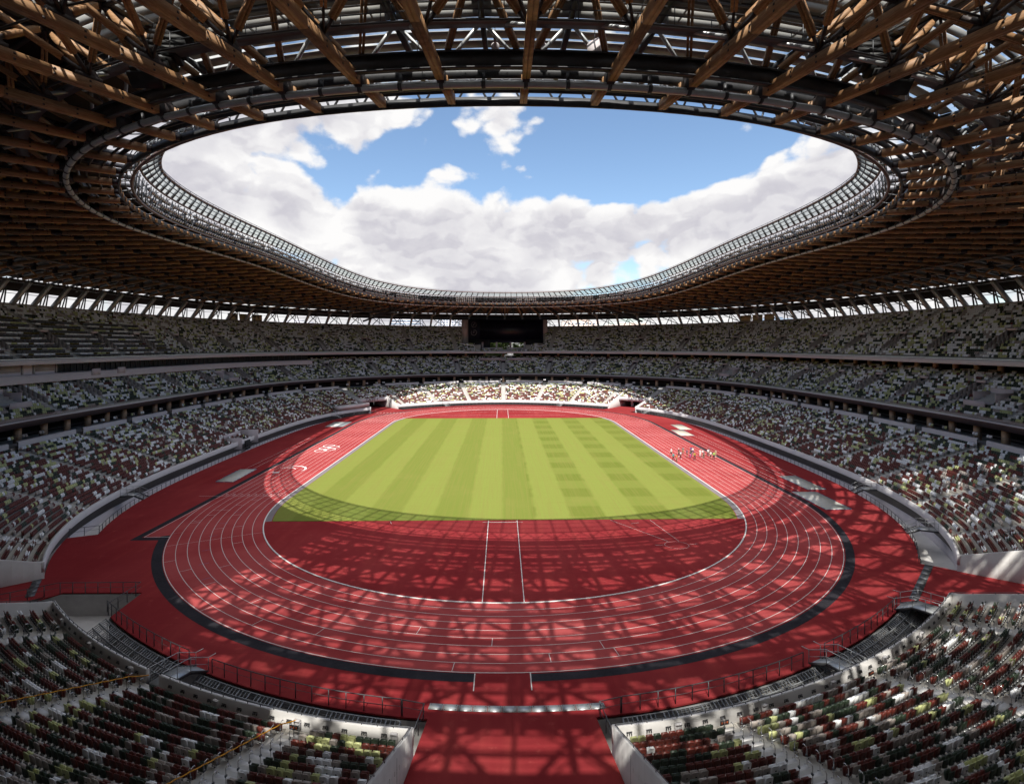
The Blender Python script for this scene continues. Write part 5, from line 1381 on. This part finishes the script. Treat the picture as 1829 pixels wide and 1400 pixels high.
# players' entrance box cut in the left stand, and the pale canopy by the left gate
xe = BASE.near(-64.5, 47); p, n_ = BASE.at(xe, 1.8); t = thing('entrance_box', 'grey concrete entrance box cut into the left lower stand', 'entrance', None, (p[0], p[1], 0)); t.rotation_euler = (0, 0, math.atan2(n_[1], n_[0]))
b_ = MB(); b_.box((-.4, 4.2, 1.2), (4.6, .35, 2.7)); b_.box((-.4, -4.2, 1.7), (4.6, .35, 3.2)); b_.box((1.8, 0, 2.6), (.3, 8.4, 1.1)); b_.build('wall', 'light_wall', t); b_ = MB(); b_.box((.2, 0, 1.25), (3.0, 8.2, .1)); b_.build('deck', 'concrete', t); b_ = MB(); b_.box((-2.0, 0, .2), (.3, 2.4, 2.3)); b_.build('doorway', 'dark_void', t)
xe = BASE.near(-54.5, 107.5); p, n_ = BASE.at(xe, 0.2); t = thing('canopy', 'pale canopy over low openings beside the left gate', 'canopy', None, (p[0], p[1], 0)); t.rotation_euler = (0, 0, math.atan2(n_[1], n_[0]))
b_ = MB(); b_.box((.9, 0, 2.9), (3.2, 15.0, 1.1)); b_.box((1.4, 0, 1.9), (2.4, 14.0, .9)); b_.build('slab', 'white_coping', t)
b_ = MB()
for y in (-6.6, -1.0, 5.6): b_.box((.8, y, .75), (.5, .9, 1.6))
b_.build('pier', 'light_wall', t)
# ================================================================== PEOPLE
def skin_obj(name, verts, edges, radii, mt, parent, root=0, sub=1):
    me = bpy.data.meshes.new(name); me.from_pydata(verts, edges, []); me.materials.append(M[mt]); o = bpy.data.objects.new(name, me); COL.objects.link(o)
    md = o.modifiers.new('skin', 'SKIN'); md.use_smooth_shade = True; sv = me.skin_vertices[0].data if me.skin_vertices else None
    if sv is None:
        bpy.context.view_layer.objects.active = o; bpy.ops.mesh.customdata_skin_add(); sv = me.skin_vertices[0].data
    for i, r in enumerate(radii): sv[i].radius = (r, r*.85) if not isinstance(r, tuple) else r; sv[i].use_root = (i == root)
    if sub: s_ = o.modifiers.new('sub', 'SUBSURF'); s_.levels = sub; s_.render_levels = sub
    if parent is not None: o.parent = parent
    return o
def pm(name, c):
    if name not in M: mat(name, c, .8, 0, .08, 8)
    return name
pm('skin_tone', (.50, .30, .21)); pm('hair_dark', (.02, .015, .012))
def person(x, y, rz, top, bottom, label, phase=0.0, lean=0.0, hat=None, skirt=False, h_=1.7, shorts=False, bag=None):
    k = h_/1.72; t = thing('person', label, 'person', 'group of people crossing the right straight', (x, y, .006)); t.rotation_euler = (0, 0, rz)
    s1, s2 = math.sin(phase)*.24, -math.sin(phase)*.24; ln = lean
    def v(a, b, c): return (a*k, (b+ln*max(0, c-.9))*k, c*k)
    V = [v(0, 0, .93), v(0, 0, 1.10), v(0, .0, 1.30), v(0, -.01, 1.43), v(0, .0, 1.50), v(0, .015, 1.58), v(0, .01, 1.68), v(0, .085, 1.585)]
    E = [(0, 1), (1, 2), (2, 3), (3, 4), (4, 5), (5, 6), (5, 7)]; R = [(.15, .11), (.135, .095), (.155, .105), (.07, .065), .05, (.078, .092), (.062, .075), .014]
    arms = []
    for sg, sw in ((-1, s1), (1, s2)):
        b = len(V); V += [v(sg*.185, -.01, 1.38), v(sg*.235, -sw*.4, 1.12), v(sg*.235, -sw*.9+.07, .90), v(sg*.232, -sw*.95+.10, .82)]
        E += [(2, b), (b, b+1), (b+1, b+2), (b+2, b+3)]; R += [.056, .043, .030, (.036, .020)]
        for f in range(5):
            fx = (-.03+.015*f) if f < 4 else sg*-.045; z_ = .73+(.012*abs(f-1.5) if f < 4 else .055); V += [v(sg*.232+fx, -sw*.95+.11+(.0 if f < 4 else .02), z_+.03), v(sg*.228+fx, -sw*.95+.12, z_)]
            E += [(b+3, len(V)-2), (len(V)-2, len(V)-1)]; R += [.010, .008]
    legs = []
    for sg, sw in ((-1, s2), (1, s1)):
        b = len(V); V += [v(sg*.09, 0, .86), v(sg*.10, sw*.55+.03, .48), v(sg*.10, sw*1.1-abs(sw)*.15, .09), v(sg*.105, sw*1.1+.09, .035)]
        E += [(0, b), (b, b+1), (b+1, b+2), (b+2, b+3)]; R += [(.088, .085), .056, .040, (.042, .028)]
    skin_obj('body', V, E, R, 'skin_tone', t)
    # shirt with sleeves
    V2 = [v(0, 0, .92), v(0, 0, 1.10), v(0, 0, 1.30), v(0, -.01, 1.42)]; E2 = [(0, 1), (1, 2), (2, 3)]; R2 = [(.168, .125), (.155, .113), (.172, .122), (.085, .078)]
    for sg, sw in ((-1, s1), (1, s2)):
        b = len(V2); V2 += [v(sg*.19, -.01, 1.38), v(sg*.235, -sw*.3, 1.17)]; E2 += [(2, b), (b, b+1)]; R2 += [.070, .062]
    skin_obj('shirt', V2, E2, R2, top, t)
    V3 = [v(0, 0, .93)]; E3 = []; R3 = [(.165, .125)]
    if skirt: V3 += [v(0, 0, .75), v(0, 0, .45)]; E3 = [(0, 1), (1, 2)]; R3 += [(.19, .15), (.24, .20)]
    else:
        for sg, sw in ((-1, s2), (1, s1)):
            b = len(V3); ends = [v(sg*.09, 0, .86), v(sg*.10, sw*.55+.03, .50)]+([] if shorts else [v(sg*.10, sw*1.08-abs(sw)*.15, .13)]); V3 += ends
            E3 += [(0, b), (b, b+1)]+([] if shorts else [(b+1, b+2)]); R3 += [(.105, .10), .078]+([] if shorts else [.062])
    skin_obj('trousers' if not skirt else 'skirt', V3, E3, R3, bottom, t)
    b_ = MB(); nn = 10; a = np.arange(nn)*2*math.pi/nn; prof = [(1.56, .088), (1.62, .096), (1.68, .088), (1.725, .06), (1.745, .01)]
    V = np.array([[v(r*.86*math.cos(q), r*math.sin(q)-.012, z) for q in a] for z, r in prof]); b_.strip(V, 0, False, True); b_.build('hair' if not hat else 'hat', 'hair_dark' if not hat else hat, t, smooth=True)
    if hat: b_ = MB(); V = np.array([[v(r*math.cos(q), r*math.sin(q), 1.66) for q in a] for r in (.09, .17)]); b_.strip(V, 0, False, True); b_.build('brim', hat, t)
    b_ = MB()
    for sg, sw in ((-1, s2), (1, s1)): c = v(sg*.105, sw*1.1+.05, .045); b_.box(c, (.10*k, .26*k, .08*k))
    b_.build('shoes', pm('shoe', (.05, .05, .05)) if rng.random() < .6 else 'white_paint', t)
    if bag: b_ = MB(); b_.box(v(0, -.19, 1.2), (.28, .16, .40)); b_.build('backpack', bag, t)
W = 'white_paint'
C = dict(teal=(.02,.30,.34), orange=(.60,.17,.03), khaki=(.22,.17,.08), black=(.015,.015,.017), navy=(.02,.035,.12), pink=(.70,.06,.42), red=(.60,.03,.04), blue=(.03,.06,.28), lime=(.36,.65,.12), beige=(.42,.34,.22), grey=(.14,.14,.15), sky=(.55,.68,.75), dgreen=(.05,.08,.05), yellow=(.5,.45,.05))
for kk, vv in C.items(): pm('cloth_'+kk, vv)
c_ = lambda s_: 'cloth_'+s_
PEOPLE = [(37.7,32.2,W,c_('black'),'person in white top and hat at the left of the group, walking', dict(hat='seat_white', shorts=True)),
 (36.6,27.3,c_('teal'),c_('black'),'person in teal top and black trousers nearest the grass', {}),
 (36.9,26.1,c_('orange'),c_('khaki'),'person in orange top and khaki trousers nearest the camera', {}),
 (39.3,31.9,c_('black'),c_('black'),'person in dark clothes with a pale hat behind the light blue shirt', dict(hat='seat_white')),
 (38.9,29.4,c_('sky'),c_('black'),'person in light blue shirt and black trousers', {}),
 (41.1,34.4,c_('grey'),c_('khaki'),'person in grey top standing at the back left', {}),
 (40.9,31.1,c_('navy'),c_('black'),'person in dark navy top and shorts near the middle', dict(shorts=True)),
 (41.9,31.2,c_('black'),c_('grey'),'person in black top behind the pink trousers', {}),
 (41.2,29.9,c_('black'),c_('pink'),'person in black top and bright pink trousers', {}),
 (44.0,37.2,c_('red'),c_('blue'),'person in red top and blue bottoms at the back of the group', {}),
 (43.2,33.9,W,c_('blue'),'person in white top and blue trousers below the red top', {}),
 (41.5,28.0,c_('yellow'),c_('black'),'leaning person in black and yellow with a black bag', dict(bag='black_plastic', lean=.25)),
 (43.9,31.2,W,W,'person all in white in the middle right', {}),
 (44.4,30.9,W,c_('red'),'person in white with red shorts beside the one all in white', dict(shorts=True)),
 (44.1,29.6,c_('grey'),c_('dgreen'),'person in grey top and dark trousers in the middle right', {}),
 (46.0,32.0,W,c_('grey'),'person in white shirt and grey trousers by the black band', {}),
 (46.5,32.8,c_('navy'),c_('black'),'person in navy top at the right by the black band', {}),
 (45.4,28.9,W,c_('black'),'person in white top and long black skirt at the right', dict(skirt=True)),
 (45.9,28.4,c_('lime'),c_('black'),'person in lime green top at the right end of the group', dict(lean=.12)),
 (47.3,30.9,c_('beige'),c_('beige'),'person in beige clothes at the far right of the group', {})]
for i, (x, y, a, b, lab, kw) in enumerate(PEOPLE):
    person(x, y, 2.9+rng.uniform(-.9, .9), a, b, lab, phase=rng.uniform(-1.4, 1.4), h_=rng.uniform(1.6, 1.8), **kw)
print('objects', len(bpy.data.objects))
